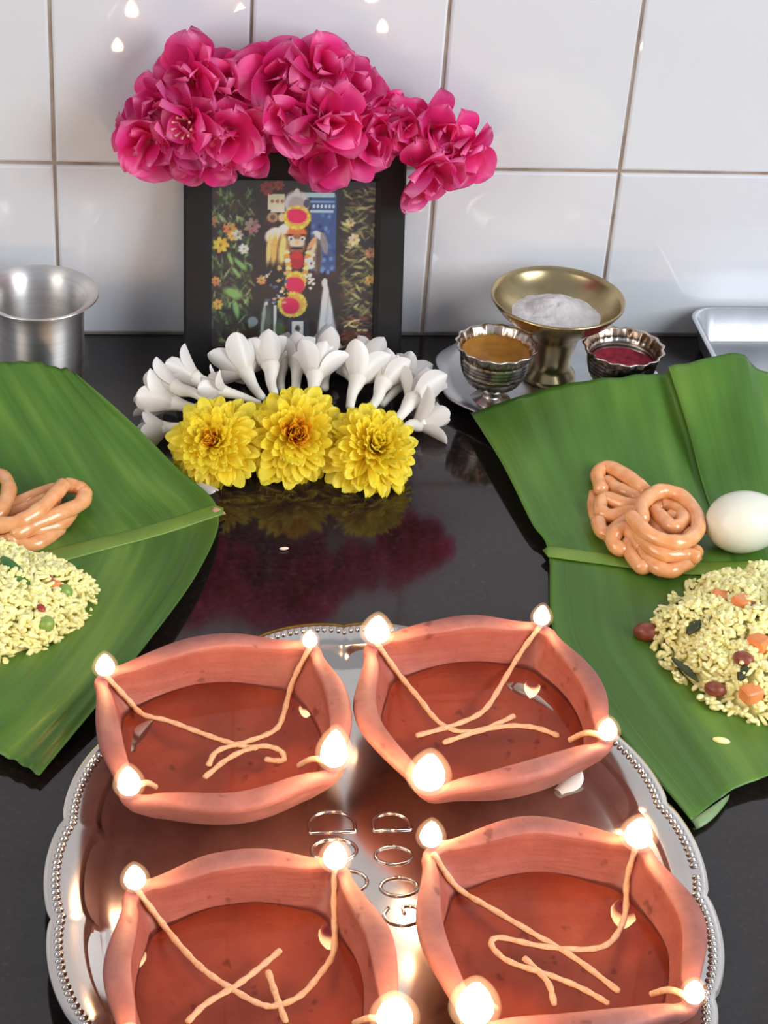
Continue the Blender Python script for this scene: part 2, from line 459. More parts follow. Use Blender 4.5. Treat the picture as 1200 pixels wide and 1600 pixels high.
# the print: a photograph of an idol among flowers, painted into a colour attribute
def paint():
    W, H = 258, 290                 # one cell per photograph pixel, origin (331, 278)
    rs = np.random.RandomState(5)
    yy, xx = np.mgrid[0:H, 0:W].astype(float)
    X = xx + 331; Y = yy + 278
    img = np.zeros((H, W, 3)); img[:] = (34, 25, 24)
    def blob(cx, cy, rx, ry, col, ang=0.0, soft=0.25, a=1.0):
        c, s = math.cos(ang), math.sin(ang)
        u = ((X - cx) * c + (Y - cy) * s) / rx; v = (-(X - cx) * s + (Y - cy) * c) / ry
        k = np.clip((1 - np.sqrt(u * u + v * v)) / soft, 0, 1)[..., None] * a
        img[:] = img * (1 - k) + np.array(col, float) * k
    for _ in range(220):            # dim mottling of the shrine
        blob(rs.uniform(331, 589), rs.uniform(278, 566), rs.uniform(3, 14), rs.uniform(3, 14),
             [(58, 34, 30), (24, 20, 24), (44, 40, 34), (70, 38, 34), (20, 24, 30)][rs.randint(5)], rs.uniform(0, 3), 0.8, 0.7)
    def rect(x0, y0, x1, y1, col, a=1.0):
        k = ((X >= x0) & (X < x1) & (Y >= y0) & (Y < y1))[..., None] * a
        img[:] = img * (1 - k) + np.array(col, float) * k
    # columns behind the idol
    rect(486, 302, 524, 422, (52, 76, 128), 0.9); rect(470, 300, 522, 306, (150, 175, 205)); rect(484, 312, 522, 315, (110, 140, 185)); rect(484, 326, 520, 330, (150, 170, 200))
    for k in range(6): blob(489 + k * 6, 320, 2.4, 4, (165, 185, 215))
    for _ in range(26): blob(rs.uniform(488, 524), rs.uniform(332, 425), 4, 5, [(38, 58, 110), (90, 120, 170), (28, 40, 80), (70, 96, 150)][rs.randint(4)], 0, 0.6)
    rect(420, 302, 446, 326, (205, 186, 160)); rect(424, 326, 446, 330, (235, 220, 195)); blob(427, 338, 10, 9, (150, 120, 92)); blob(427, 338, 5, 5, (90, 66, 54)); blob(441, 338, 6, 8, (190, 165, 130))
    for k in range(3): blob(426 + k * 8, 313, 3.5, 3, (130, 96, 74))
    # foliage left and right
    greens = [(70, 96, 52), (46, 70, 40), (110, 140, 80), (86, 120, 64), (140, 160, 110)]
    for _ in range(260): blob(rs.uniform(332, 396), rs.uniform(295, 545), rs.uniform(4, 13), rs.uniform(1.3, 3), greens[rs.randint(5)], rs.uniform(0.4, 2.4), 0.5, 0.75 if rs.rand() < .5 else 0.4)
    olive = [(140, 142, 82), (96, 104, 58), (176, 176, 120), (120, 112, 66), (70, 78, 44)]
    for _ in range(260):
        y = rs.uniform(290, 545); blob(rs.uniform(536, 588), y, rs.uniform(4, 14), rs.uniform(1.4, 3.2), olive[rs.randint(5)] if y < 490 else [(110, 70, 50), (150, 120, 80), (70, 36, 34)][rs.randint(3)], rs.uniform(-0.9, 1.2), 0.5, 0.8 if rs.rand() < .5 else .4)
    for (cx, cy, r, col) in [(348, 382, 13, (222, 160, 58)), (362, 357, 11, (172, 112, 66)), (366, 368, 8, (200, 160, 66)), (396, 352, 13, (136, 104, 96)), (334, 345, 9, (150, 96, 66)), (383, 388, 9, (206, 200, 188)), (374, 366, 9, (168, 164, 150)),
                             (341, 439, 8, (198, 130, 72)), (344, 476, 9, (206, 146, 70)), (411, 437, 8, (182, 140, 92)), (552, 372, 10, (188, 178, 146)), (578, 392, 9, (160, 110, 82)), (578, 435, 8, (196, 140, 70)), (546, 345, 8, (176, 160, 116)), (418, 293, 12, (122, 46, 42)), (436, 288, 9, (130, 56, 44))]:
        for k in range(7):
            a = k * 0.9; blob(cx + r * .55 * math.cos(a), cy + r * .55 * math.sin(a), r * .5, r * .32, [c * rs.uniform(.8, 1.12) for c in col], a)
        blob(cx, cy, r * .22, r * .22, [c * .6 for c in col])
    for (cx, cy, rx, ry, ang) in [(368, 458, 20, 10, .4), (372, 482, 6, 18, -.2), (378, 412, 18, 5, .8), (363, 404, 14, 4, 1.2), (372, 425, 14, 4, .9)]:
        blob(cx, cy, rx, ry, (112, 152, 86), ang, .5)
    # canopy and robes
    blob(463, 316, 22, 22, (176, 176, 182)); blob(463, 300, 5, 9, (196, 196, 200)); blob(463, 320, 15, 17, (146, 140, 142)); blob(478, 316, 5, 8, (66, 66, 84))
    blob(430, 366, 17, 13, (222, 212, 188), -.5); blob(446, 356, 11, 9, (214, 204, 190)); blob(498, 366, 12, 6, (196, 198, 204), .7); blob(506, 378, 6, 20, (120, 116, 118), -.2)
    for k, (cx, w, c) in enumerate([(422, 5, (196, 168, 104)), (430, 7, (186, 150, 84)), (438, 5, (120, 92, 54)), (443, 7, (206, 176, 110)), (450, 4, (150, 116, 66))]):
        blob(cx, 388, w, 30, c, .08, .4)
    blob(494, 396, 10, 34, (112, 92, 76), -.05, .4); blob(488, 392, 4, 22, (196, 170, 140), .3, .4); blob(498, 402, 4, 28, (70, 56, 52))
    blob(487, 378, 4, 14, (186, 140, 92), .6)
    # face
    blob(464, 362, 17, 12, (196, 96, 46)); blob(464, 381, 15, 19, (120, 84, 62)); blob(464, 378, 13, 7, (190, 176, 160))
    for s in (-1, 1):
        blob(464 + s * 9, 371, 5, 4, (232, 228, 220)); blob(464 + s * 8.5, 371.5, 2.2, 2.4, (24, 18, 18)); blob(464 + s * 9, 365, 6, 1.6, (40, 26, 22), s * .25)
    blob(464, 377, 3, 5, (200, 160, 120)); blob(464, 386, 11, 2.8, (28, 20, 20)); blob(464, 393, 5, 3, (180, 150, 130))
    # garlands
    blob(464, 405, 13, 17, (150, 26, 38)); blob(464, 398, 10, 6, (170, 40, 44))
    for s, x0 in ((-1, 449), (1, 482)):
        for k in range(8):
            t = k / 7; x = x0 + (-s) * 6 * t; y = 393 + 44 * t
            blob(x, y, 5.5, 4.5, [(226, 190, 132), (214, 128, 52), (232, 214, 180), (206, 140, 66)][k % 4])
    def disc(cx, cy, rx, ry, ix, iy, irx, iry):
        blob(cx, cy, rx, ry, (238, 142, 58), 0, .12)
        for k in range(26):
            a = k * 2 * math.pi / 26; blob(cx + rx * .86 * math.cos(a), cy + ry * .86 * math.sin(a), 3.4, 3.0, (240, 150 + 22 * (k % 3), 66), a)
        blob(ix, iy, irx, iry, (186, 18, 72), 0, .15)
        blob(ix - irx * .4, iy - iry * .5, irx * .6, iry * .5, (196, 24, 80), 0, .3)
    disc(463, 440, 15, 18, 463, 445, 15, 14); disc(464, 338, 21, 19, 464, 336, 16, 12); disc(458.5, 475.5, 23, 21, 456, 478, 14, 14)
    # offerings at the foot
    k = np.clip(1 - np.abs(X - (509 + (Y - 440) * .05)) / (3 + (Y - 438) * .17), 0, 1); k = (np.minimum(k * 4, 1) * ((Y > 440) & (Y < 524)))[..., None]
    img[:] = img * (1 - k) + (np.array((186, 186, 192)) + 26 * np.sin(X * .55 + Y * .05)[..., None]) * k
    blob(508, 441, 5, 9, (206, 200, 196))
    blob(419, 505, 13, 44, (92, 100, 88), .08, .6, .8); blob(414, 500, 3, 34, (140, 150, 136), .1); rect(431, 478, 435, 522, (206, 204, 198))
    for _ in range(40): blob(rs.uniform(416, 450), rs.uniform(415, 475), rs.uniform(1.5, 5), rs.uniform(1.5, 4), [(216, 204, 180), (30, 34, 60), (70, 80, 120), (180, 150, 100), (24, 20, 24)][rs.randint(5)])
    for _ in range(20): blob(rs.uniform(482, 492), rs.uniform(395, 450), 3, 3, (222, 206, 178))
    rect(452, 498, 486, 566, (40, 42, 62), .8); rect(459, 503, 477, 531, (206, 206, 206)); blob(467, 514, 5, 6, (70, 64, 64)); blob(467, 514, 2, 2, (30, 26, 28)); rect(461, 526, 475, 528, (120, 116, 116))
    blob(398, 503, 9, 9, (110, 126, 132)); blob(440, 515, 10, 20, (56, 76, 48), 0, .5)
    for _ in range(30): blob(rs.uniform(532, 588), rs.uniform(488, 535), rs.uniform(4, 12), 1.5, [(196, 170, 110), (120, 60, 48), (90, 36, 40)][rs.randint(3)], rs.uniform(-.5, .3))
    img += rs.normal(0, 5, img.shape)
    s = np.clip(img * 1.36 + 6, 0, 255) / 255.0
    return W, H, np.where(s < 0.04045, s / 12.92, ((s + 0.055) / 1.055) ** 2.4)
W_, H_, ink = paint()
_, vb = fhit(460, 278 + 289)
nx_, ny_ = 172, 194
V, F, cols = [], [], []
v_lo = B - 0.002
for j in range(ny_ + 1):
    v = v_lo + (vt + 0.002 - v_lo) * j / ny_
    rr = int(np.clip((vt - v) / (vt - vb) * (H_ - 1) + 2, 0, H_ - 1))
    for i in range(nx_ + 1):
        V.append(fp(ix0 - 0.002 + (ix1 - ix0 + 0.004) * i / nx_, v, -0.003))
        cols.append(tuple(ink[rr, int(i / nx_ * (W_ - 1))]) + (1.0,))
for j in range(ny_):
    for i in range(nx_):
        a = j * (nx_ + 1) + i
        F.append((a, a + 1, a + nx_ + 2, a + nx_ + 1))
pr = build('printed_picture', V, F, M['print'], frame)
ca = pr.data.color_attributes.new('ink', 'FLOAT_COLOR', 'POINT')
ca.data.foreach_set('color', np.array(cols, dtype=np.float32).ravel())

# ------------------------------------------------------------------ petals
def petal_mesh(name, mat, L, w, nu=5, nv=7, shape=None, cup=0.3, curl=0.3, ruffle=0.0, seed=0, neck=0.15):
    """petal growing along +Z from the origin, its inner face towards -Y... cup folds the sides, curl bends the tip back (+Y)"""
    r = random.Random(seed); V, F, UV = [], [], []
    ph = [r.uniform(0, 6.28) for _ in range(4)]
    for j in range(nv + 1):
        t = math.sin(math.pi / 2 * j / nv) if shape else j / nv
        hw = (shape(t) if shape else math.sin(math.pi * min(1, (0.08 + 0.92 * t) ** 0.9)) ** 0.6) * w / 2
        hw = max(hw, w * 0.5 * neck * (1 - t) if t < .3 else 0.0)
        if j == nv: hw = max(hw, w * 0.06)
        for i in range(nu + 1):
            s = 2 * i / nu - 1
            x = hw * s
            y = -cup * hw * s * s + curl * L * t * t
            z = L * t * (1 - 0.12 * curl * t)
            y += ruffle * L * t * (math.sin(3.1 * s + ph[0] + 2 * t) * .5 + math.sin(5.3 * s + ph[1]) * .35 * t)
            x += ruffle * L * .3 * math.sin(4 * t + ph[2]) * t
            V.append((x, y, z)); UV.append((i / nu, t))
    for j in range(nv):
        for i in range(nu):
            a = j * (nu + 1) + i
            F.append((a, a + 1, a + nu + 2, a + nu + 1))
    me = mesh(name, V, F, mat)
    ul = me.uv_layers.new(name='UVMap')
    for lp in me.loops: ul.data[lp.index].uv = UV[lp.vertex_index]
    return me
def dir_matrix(d, spin=0.0):
    q = Vector(d).normalized().to_track_quat('Z', 'Y')
    return q.to_matrix().to_4x4() @ Matrix.Rotation(spin, 4, 'Z')
def place_petal(name, me, parent, polar, azim, base=(0, 0, 0), scale=1.0, twist=0.0):
    """petal leaning polar from the parent's +Z axis, its inner face to the axis"""
    o = bpy.data.objects.new(name, me); COL.objects.link(o); o.parent = parent
    # +Y of the petal mesh is its outer face -> outward
    M4 = Matrix.Translation(base) @ Matrix.Rotation(azim, 4, 'Z') @ Matrix.Rotation(-polar, 4, 'X') @ Matrix.Rotation(twist, 4, 'Z') @ Matrix.Scale(scale, 4)
    o.matrix_basis = M4
    return o

# pink oleander blooms along the top of the frame: (px, py, y, size, label)
def rounded(w0, tm):
    """half-width profile: w0 at the base, widest at tm, a round tip"""
    def f(t):
        if t < tm:
            q = t / tm; return w0 + (1 - w0) * (q * q * (3 - 2 * q)) ** .8
        return math.sqrt(max(0.0, 1 - ((t - tm) / (1 - tm)) ** 2.3))
    return f
broad = rounded(.30, .60)
PINK = [petal_mesh('pink_petal', M['pink'], 0.0335, 0.033, 7, 10, broad, cup=0.25, curl=c, ruffle=rf, seed=s, neck=.35)
        for s, (c, rf) in enumerate([(0.12, 0.13), (0.28, 0.17), (-0.12, 0.15), (0.2, 0.22), (0.34, 0.11), (0.05, 0.2)])]
blooms = [
 (292, 118, -.050, 1.05, 'pink oleander bloom forming the upper left peak of the bunch'),
 (243, 168, -.052, .85, 'pink oleander bloom just below the upper left peak, with a curled petal'),
 (228, 222, -.056, 1.00, 'pink oleander bloom at the far left end of the bunch'),
 (292, 196, -.068, .95, 'pink oleander bloom with pale stamens showing, left part of the bunch'),
 (305, 246, -.066, .95, 'pink oleander bloom hanging over the left rail of the black frame'),
 (352, 136, -.050, .90, 'pink oleander bloom in the dip between left peak and middle crest'),
 (356, 208, -.070, .95, 'pink oleander bloom above the left half of the picture'),
 (392, 228, -.064, .80, 'pink oleander bloom beside the bare patch of the frame top'),
 (432, 118, -.050, 1.05, 'pink oleander bloom at the left end of the middle crest'),
 (503, 104, -.052, 1.05, 'pink oleander bloom at the highest middle crest of the bunch'),
 (548, 138, -.052, .95, 'pink oleander bloom on the right shoulder of the middle crest'),
 (452, 182, -.072, .95, 'pink oleander bloom in the middle of the bunch, below the crest'),
 (512, 192, -.078, 1.05, 'pink oleander bloom bulging forward at the centre of the bunch'),
 (500, 250, -.070, .95, 'pink oleander bloom hanging over the top of the picture'),
 (575, 222, -.064, .95, 'pink oleander bloom above the upper right corner of the picture'),
 (598, 172, -.052, .70, 'small pink oleander bloom between the middle crest and right end'),
 (634, 200, -.056, .72, 'small pink oleander bloom bridging the middle crest and the right end'),
 (682, 204, -.052, .90, 'pink oleander bloom on top of the right end of the bunch'),
 (730, 240, -.052, .90, 'pink oleander bloom at the far right tip of the bunch'),
 (672, 272, -.060, 1.05, 'pink oleander bloom drooping lowest beside the frame right edge'),
]
rp = random.Random(11)
for (px, py, y, s, lab) in blooms:
    c = on_y(px, py, y)
    ax = Vector(((px - 480) / 420.0, -0.95, (190 - py) / 170.0 + 0.25)).normalized()
    t = thing('oleander_bloom', lab, 'flower', c - ax * 0.012, 'pink oleander blooms on top of the frame')
    t.rotation_mode = 'QUATERNION'; t.rotation_quaternion = ax.to_track_quat('Z', 'Y')
    a0 = rp.uniform(0, 6.28)
    n = 0
    for (cnt, pol, sc_) in ((6, 1.30, 1.0), (5, 0.85, 0.95), (3, 0.35, 0.70)):
        for k in range(cnt):
            place_petal('petal', PINK[rp.randrange(6)], t, pol + rp.uniform(-.42, .42), a0 + 2 * math.pi * k / cnt + rp.uniform(-.4, .4),
                        (0, 0, .004 * (2 - pol)), s * sc_ * rp.uniform(.82, 1.10), rp.uniform(-.7, .7))
        a0 += 0.6
    if 'stamens' in lab:
        mb = MB()
        for k in range(9):
            a = k * .7; d = Vector((math.cos(a) * .35, math.sin(a) * .35, 1)).normalized()
            mb.add(*tube([d * .008, d * .021, d * .024], [.0006, .0006, .0012], 6))
        build('stamens', mb.V, mb.F, M['pink_heart'], t, local=True)

# ------------------------------------------------------------------ tuberose florets
spoon = rounded(.45, .58)
WHITE = [petal_mesh('white_petal', M['white_petal'], 0.0275, 0.0165, 5, 9, spoon, cup=0.45, curl=c, ruffle=.03, seed=20 + k, neck=.5) for k, c in enumerate((0.05, 0.16, 0.28))]
tubers = [  # base px,py,z ; mouth px,py,z ; openness, size, label
 ((292, 668, .012), (250, 670, .010), .70, .85, 'white tuberose floret lowest at the left end, half behind the banana leaf'),
 ((312, 640, .018), (258, 626, .022), .75, 1.15, 'large white tuberose floret at the left end of the fan'),
 ((318, 624, .026), (264, 602, .030), .65, .95, 'white tuberose floret wedged on top of the large one at the left end'),
 ((345, 612, .022), (296, 588, .028), .80, 1.00, 'white tuberose floret at the upper left of the fan with a curled petal'),
 ((398, 628, .032), (334, 606, .040), .90, .75, 'white tuberose floret with its long bare tube lying over its neighbours'),
 ((406, 616, .020), (378, 572, .026), .95, 1.05, 'white tuberose floret with splayed petals beside the lying one'),
 ((428, 610, .022), (422, 566, .030), .55, 1.00, 'white tuberose floret standing left of centre, narrow tube showing'),
 ((440, 604, .014), (442, 556, .018), .60, .90, 'white tuberose floret just behind the standing one left of centre'),
 ((462, 606, .018), (466, 562, .022), .50, 1.00, 'white tuberose floret behind the top of the middle yellow flower'),
 ((488, 624, .026), (493, 580, .034), .62, 1.10, 'tallest white tuberose floret right of the centre of the fan'),
 ((508, 602, .014), (512, 556, .018), .55, 1.00, 'white tuberose floret behind the tallest one'),
 ((548, 632, .024), (560, 586, .030), .62, 1.10, 'broad white tuberose floret above the gap between two yellow flowers'),
 ((556, 606, .014), (574, 566, .018), .70, .90, 'white tuberose floret peeping out behind the broad one'),
 ((580, 636, .020), (602, 592, .026), .55, 1.05, 'white tuberose floret leaning right above the right yellow flower'),
 ((600, 628, .012), (634, 588, .016), .75, .90, 'white tuberose floret peeping from behind, right part of the fan'),
 ((616, 660, .016), (650, 618, .022), .38, 1.20, 'closed long white tuberose floret near the right end of the fan'),
 ((632, 672, .009), (660, 660, .011), .95, .95, 'open white tuberose floret lowest at the right end of the fan'),
]
rw = random.Random(5)
for (b, mo, op, s, lab) in tubers:
    b = at(*b); mo = b.lerp(at(*mo), .82); s *= 1.10; ax = mo - b; L = ax.length; ax.normalize()
    op *= .8
    t = thing('tuberose_floret', lab, 'flower', b, 'white tuberose florets behind the yellow flowers')
    t.rotation_mode = 'QUATERNION'; t.rotation_quaternion = ax.to_track_quat('Z', 'Y')
    bend = Vector((rw.uniform(-.002, .002), rw.uniform(-.002, .002), 0))
    pts = catmull([(0, 0, -.004), Vector((0, 0, L * .4)) + bend, (0, 0, L * .8), (0, 0, L + .002)], 8)
    rad = [(.0030 + .0040 * (i / 8) ** 1.5) * min(s, 1.1) for i in range(9)]
    build('floral_tube', *tube(pts, rad, 10), M['white_tube'], t, local=True)
    a0 = rw.uniform(0, 6.28)
    for k in range(6):
        place_petal('petal', WHITE[rw.randrange(3)], t, op * (1.0 if k % 2 else .72) + rw.uniform(-.12, .12), a0 + k * math.pi / 3 + rw.uniform(-.12, .12),
                    (0, 0, L - .002), s * rw.uniform(.9, 1.05))
        t.children[-1].matrix_basis = t.children[-1].matrix_basis @ Matrix.Translation((0, .0040, 0))

    for k in range(3):
        place_petal('petal', WHITE[k], t, .22 + rw.uniform(-.1, .15), a0 + .5 + k * 2.09, (0, 0, L - .001), s * .86)
# ------------------------------------------------------------------ yellow chrysanthemums
strap = rounded(.55, .72)
YEL = [petal_mesh('yellow_petal', M['yellow'], 0.0345, 0.0100, 4, 8, strap, cup=0.5, curl=c, ruffle=.05, seed=40 + k, neck=.6) for k, c in enumerate((-.22, -.05, .12, .24))]
AMB = [petal_mesh('amber_petal', M['yellow_in'], 0.0345, 0.0090, 4, 8, strap, cup=0.55, curl=c, ruffle=.04, seed=50 + k, neck=.6) for k, c in enumerate((-.32, -.18))]
mums = [
 (332, 688, .031, (-.30, -.80, .75), 1.00, .14, 'left yellow chrysanthemum with brownish eye, touching the left banana leaf side'),
 (462, 678, .034, (.02, -.86, .72), 1.10, .22, 'middle yellow chrysanthemum with red eye and amber inner petals'),
 (588, 694, .031, (.22, -.62, .85), 1.04, 0.0, 'right yellow chrysanthemum, plain pale yellow with closed middle'),
]
ry = random.Random(9)
for (px, py, z, ax, s, eye, lab) in mums:
    c = at(px, py, z); ax = Vector(ax).normalized()
    t = thing('chrysanthemum', lab, 'flower', c - ax * .012, 'yellow chrysanthemums in front of the frame')
    t.rotation_mode = 'QUATERNION'; t.rotation_quaternion = ax.to_track_quat('Z', 'Y')
    N = 240
    for k in range(N):
        f = (k + .5) / N
        pol = 0.03 + 1.79 * f ** 0.72
        if f < eye * .2: continue
        Lk = (0.42 + 0.66 * f ** 0.75) * s * ry.uniform(.9, 1.1)
        az = k * 2.39996 + ry.uniform(-.15, .15)
        me = AMB[ry.randrange(2)] if f < eye * 1.2 else YEL[(ry.randrange(2) if f < .5 else ry.randrange(1, 4))]
        pol += ry.uniform(-.12, .12)
        R3 = t.rotation_quaternion.to_matrix()
        for _ in range(14):             # lower petals bend forward where they meet the worktop
            d = R3 @ Vector((math.sin(pol) * -math.sin(az), math.sin(pol) * math.cos(az), math.cos(pol)))
            if t.location.z + d.z * .0345 * Lk > .003: break
            pol -= .10
        place_petal('petal', me, t, pol, az, (0, 0, .006 * (1 - f)), Lk, ry.uniform(-.3, .3))
    mb = MB()
    for k in range(22 if eye else 6):
        rr = (.0052 if eye > .2 else .0034) * math.sqrt(k / 22) * s; az = k * 2.39996
        p = Vector((rr * math.cos(az), rr * math.sin(az), .0105))
        mb.add(*tube([p, p + Vector((rr * .3 * math.cos(az), rr * .3 * math.sin(az), .0085))], [.0010, .0012], 6))
    build('flower_eye', mb.V, mb.F, M['heart_red'] if eye else M['yellow'], t, local=True)
    V, F = lathe([(0, -.006), (.007, -.004), (.008, .002), (.005, .009), (0, .011)], 16)
    build('flower_core', V, F, M['core'], t, local=True)

# ------------------------------------------------------------------ banana leaves
def surf(stations, nu, nv):
    cols_ = [catmull([at(*p) for p in st], nv) for st in stations]
    rows = []
    for j in range(nv + 1):
        rows.append(catmull([c[j] for c in cols_], nu))
    return rows            # rows[j][i]
def leaf(name, label, stations, base, tip_extra, pleat_seed):
    nu, nv = 110, 72
    G = surf(stations, nu, nv)
    V, F, UV = [], [], []
    for j in range(nv + 1):
        v = j / nv
        for i in range(nu + 1):
            u = i / nu
            P = G[j][i].copy()
            amp = min(1, abs(v - .5) * 5) * (0.35 + 0.65 * abs(v - .5) * 2)
            P.z += amp * .0019 * (mnoise.noise(Vector((u * 22, v * .6, pleat_seed))) + .8 * mnoise.noise(Vector((u * 9, v * .9, pleat_seed + 4))))
            P.z -= .0012 * math.exp(-((v - .5) / .018) ** 2)
            V.append(P); UV.append((u, v))
    for j in range(nv):
        for i in range(nu):
            a = j * (nu + 1) + i
            F.append((a, a + nu + 1, a + nu + 2, a + 1))
    t = thing(name, label, 'leaf', base)
    o = build('leaf_blade', V, F, M['banana'], t)
    ul = o.data.uv_layers.new(name='UVMap')
    for lp in o.data.loops: ul.data[lp.index].uv = UV[lp.vertex_index]
    sm = o.modifiers.new('thickness', 'SOLIDIFY'); sm.thickness = .0006; sm.offset = -1
    mid = [G[nv // 2][i] + Vector((0, 0, .0006)) for i in range(0, nu + 1, 2)]
    rad = [.0072 + .0016 * i / len(mid) for i in range(len(mid))]
    TV, TF = tube(mid, rad, 10)
    TV = [v if k >= len(mid) * 10 else Vector((v.x, v.y, mid[k // 10].z + (v.z - mid[k // 10].z) * .16 - .0002)) for k, v in enumerate(TV)]
    build('midrib', TV, TF, M['midrib'], t)
    tree = BVHTree.FromPolygons([tuple(v) for v in V], F)
    return t, tree
LR = [
 [(735, 645, .012), (785, 725, .014), (830, 815, .010), (857, 862, .006), (868, 1000, .003), (960, 1135, .003), (1080, 1281, .006)],
 [(850, 608, .036), (880, 700, .022), (930, 805, .008), (960, 876, .005), (985, 1000, .003), (1060, 1120, .003), (1138, 1238, .007)],
 [(965, 588, .052), (990, 680, .028), (1025, 790, .008), (1060, 888, .005), (1090, 1000, .003), (1150, 1110, .003), (1212, 1208, .010)],
 [(1038, 583, .054), (1066, 670, .028), (1094, 775, .008), (1140, 888, .005), (1175, 1000, .003), (1235, 1100, .003), (1290, 1190, .010)],
 [(1052, 570, .064), (1082, 668, .036), (1112, 775, .010), (1158, 888, .005), (1195, 1000, .003), (1250, 1100, .003), (1310, 1188, .010)],
 [(1152, 553, .070), (1170, 655, .038), (1195, 770, .010), (1235, 885, .005), (1280, 1000, .003), (1330, 1090, .003), (1375, 1180, .010)],
 [(1196, 580, .052), (1224, 680, .026), (1255, 780, .008), (1310, 880, .005), (1360, 1000, .003), (1410, 1085, .003), (1450, 1175, .010)],
 [(1330, 600, .040), (1345, 690, .022), (1375, 785, .008), (1430, 875, .005), (1470, 1000, .003), (1515, 1085, .003), (1560, 1170, .010)],
]
LL = [
 [(118, 583, .045), (200, 655, .030), (275, 730, .014), (341, 797, .007), (312, 890, .012), (215, 1025, .014), (62, 1212, .006)],
 [(60, 567, .055), (125, 665, .030), (195, 765, .010), (245, 828, .005), (215, 915, .007), (115, 1062, .016), (0, 1179, .008)],
 [(-20, 568, .055), (45, 680, .028), (110, 790, .008), (160, 850, .005), (120, 930, .005), (20, 1068, .015), (-90, 1155, .008)],
 [(-110, 580, .050), (-45, 700, .022), (15, 800, .007), (70, 873, .005), (30, 955, .005), (-70, 1075, .013), (-185, 1135, .008)],
 [(-260, 600, .040), (-200, 720, .018), (-135, 820, .006), (-75, 900, .005), (-110, 985, .005), (-200, 1085, .010), (-325, 1125, .008)],
]
leafR, treeR = leaf('banana_leaf', 'green banana leaf on the right under the egg and yellow rice', LR, at(1060, 888), None, 1.0)
leafL, treeL = leaf('banana_leaf', 'green banana leaf on the left, its pointed end beside the yellow flowers', LL, at(160, 850), None, 9.0)
# curled under corner of the right leaf and the dry tip of the left one
cr = []
A, Bp = at(1080, 1281, .006), at(1140, 1240, .007)
V, F = [], []
for j in range(9):
    t = j / 8; e = A.lerp(Bp, t); w = .017 * math.sin(math.pi * min(1, .25 + t * .74)) ** .8 * (1 - .35 * t)
    for i in range(9):
        a = i / 8 * 2.6
        V.append(e + Vector((.35, -.8, 0)).normalized() * (w * .42 * math.sin(a)) + Vector((0, 0, -.0005 - .005 * (1 - math.cos(a)) * .5)))
for j in range(8):
    for i in range(8):
        a = j * 9 + i; F.append((a, a + 1, a + 10, a + 9))
o = build('curled_edge', V, F, simple('leaf_underside', (0.15, 0.25, 0.10), (0.22, 0.33, 0.15), rough=.45, scale=80), leafR)
sm = o.modifiers.new('thickness', 'SOLIDIFY'); sm.thickness = .0005
V, F = tube([at(334, 798, .008), at(343, 800, .006), at(352, 803, .003)], [.0028, .0026, .0006], 8)
build('dry_tip', V, F, M['dry_tip'], leafL)

# ------------------------------------------------------------------ sweets, egg
def sweet(name, label, strands, base, r0=.0056):
    t = thing(name, label, 'sweet', base)
    for k, st in enumerate(strands):
        pts = catmull([at(*p) for p in st], 8 * (len(st) - 1))
        rr = [r0 * (1 + .17 * mnoise.noise(Vector((i * .22, k * 3.1, 0)))) * (.8 if i in (0, len(pts) - 1) else 1) for i in range(len(pts))]
        build('fried_strand', *tube(pts, rr, 12), M['sweet'], t)
    return t
sweet('jangiri', 'orange coiled fried sweet beside the white egg on the right leaf', [
 [(1002, 815, .026), (1005, 787, .029), (1030, 768, .030), (1062, 774, .029), (1086, 800, .027), (1090, 828, .026), (1070, 846, .027), (1040, 846, .028), (1010, 832, .029), (984, 804, .030)],
 [(986, 808, .022), (1008, 846, .022), (1038, 866, .020), (1072, 866, .018), (1092, 872, .016)],
 [(1000, 846, .016), (1016, 878, .013), (1046, 892, .012), (1074, 878, .012), (1090, 858, .014)],
 [(1003, 858, .015), (990, 838, .018), (978, 826, .020), (962, 832, .018), (958, 848, .014), (972, 858, .012), (986, 846, .014)],
 [(986, 842, .014), (985, 864, .012), (1000, 884, .010), (1014, 880, .010), (1008, 850, .012)],
 [(1006, 792, .020), (975, 788, .020), (945, 778, .020), (938, 796, .017), (952, 806, .016), (984, 800, .018), (1006, 802, .02)],
 [(934, 812, .014), (940, 830, .013), (955, 832, .013), (978, 814, .015), (1000, 814, .017)],
 [(940, 768, .018), (934, 742, .020), (948, 730, .023), (972, 740, .024), (998, 758, .024), (1010, 770, .022)],
 [(944, 752, .017), (966, 764, .018), (992, 776, .018), (1006, 786, .018)],
 [(926, 772, .008), (928, 800, .007), (940, 824, .006), (960, 850, .006)],
 [(1022, 796, .024), (1036, 812, .025), (1052, 824, .025), (1068, 812, .024), (1056, 796, .022), (1034, 790, .020), (1018, 806, .018), (1030, 830, .018), (1060, 836, .018), (1078, 815, .018)],
 [(1042, 806, .021), (1058, 812, .021)],
 [(1072, 842, .020), (1092, 826, .022), (1098, 822, .023)],
 [(930, 762, .010), (960, 790, .009), (1000, 830, .008), (1040, 860, .008), (1070, 850, .009), (1060, 800, .009), (1010, 780, .009)],
], at(1010, 830, .004))
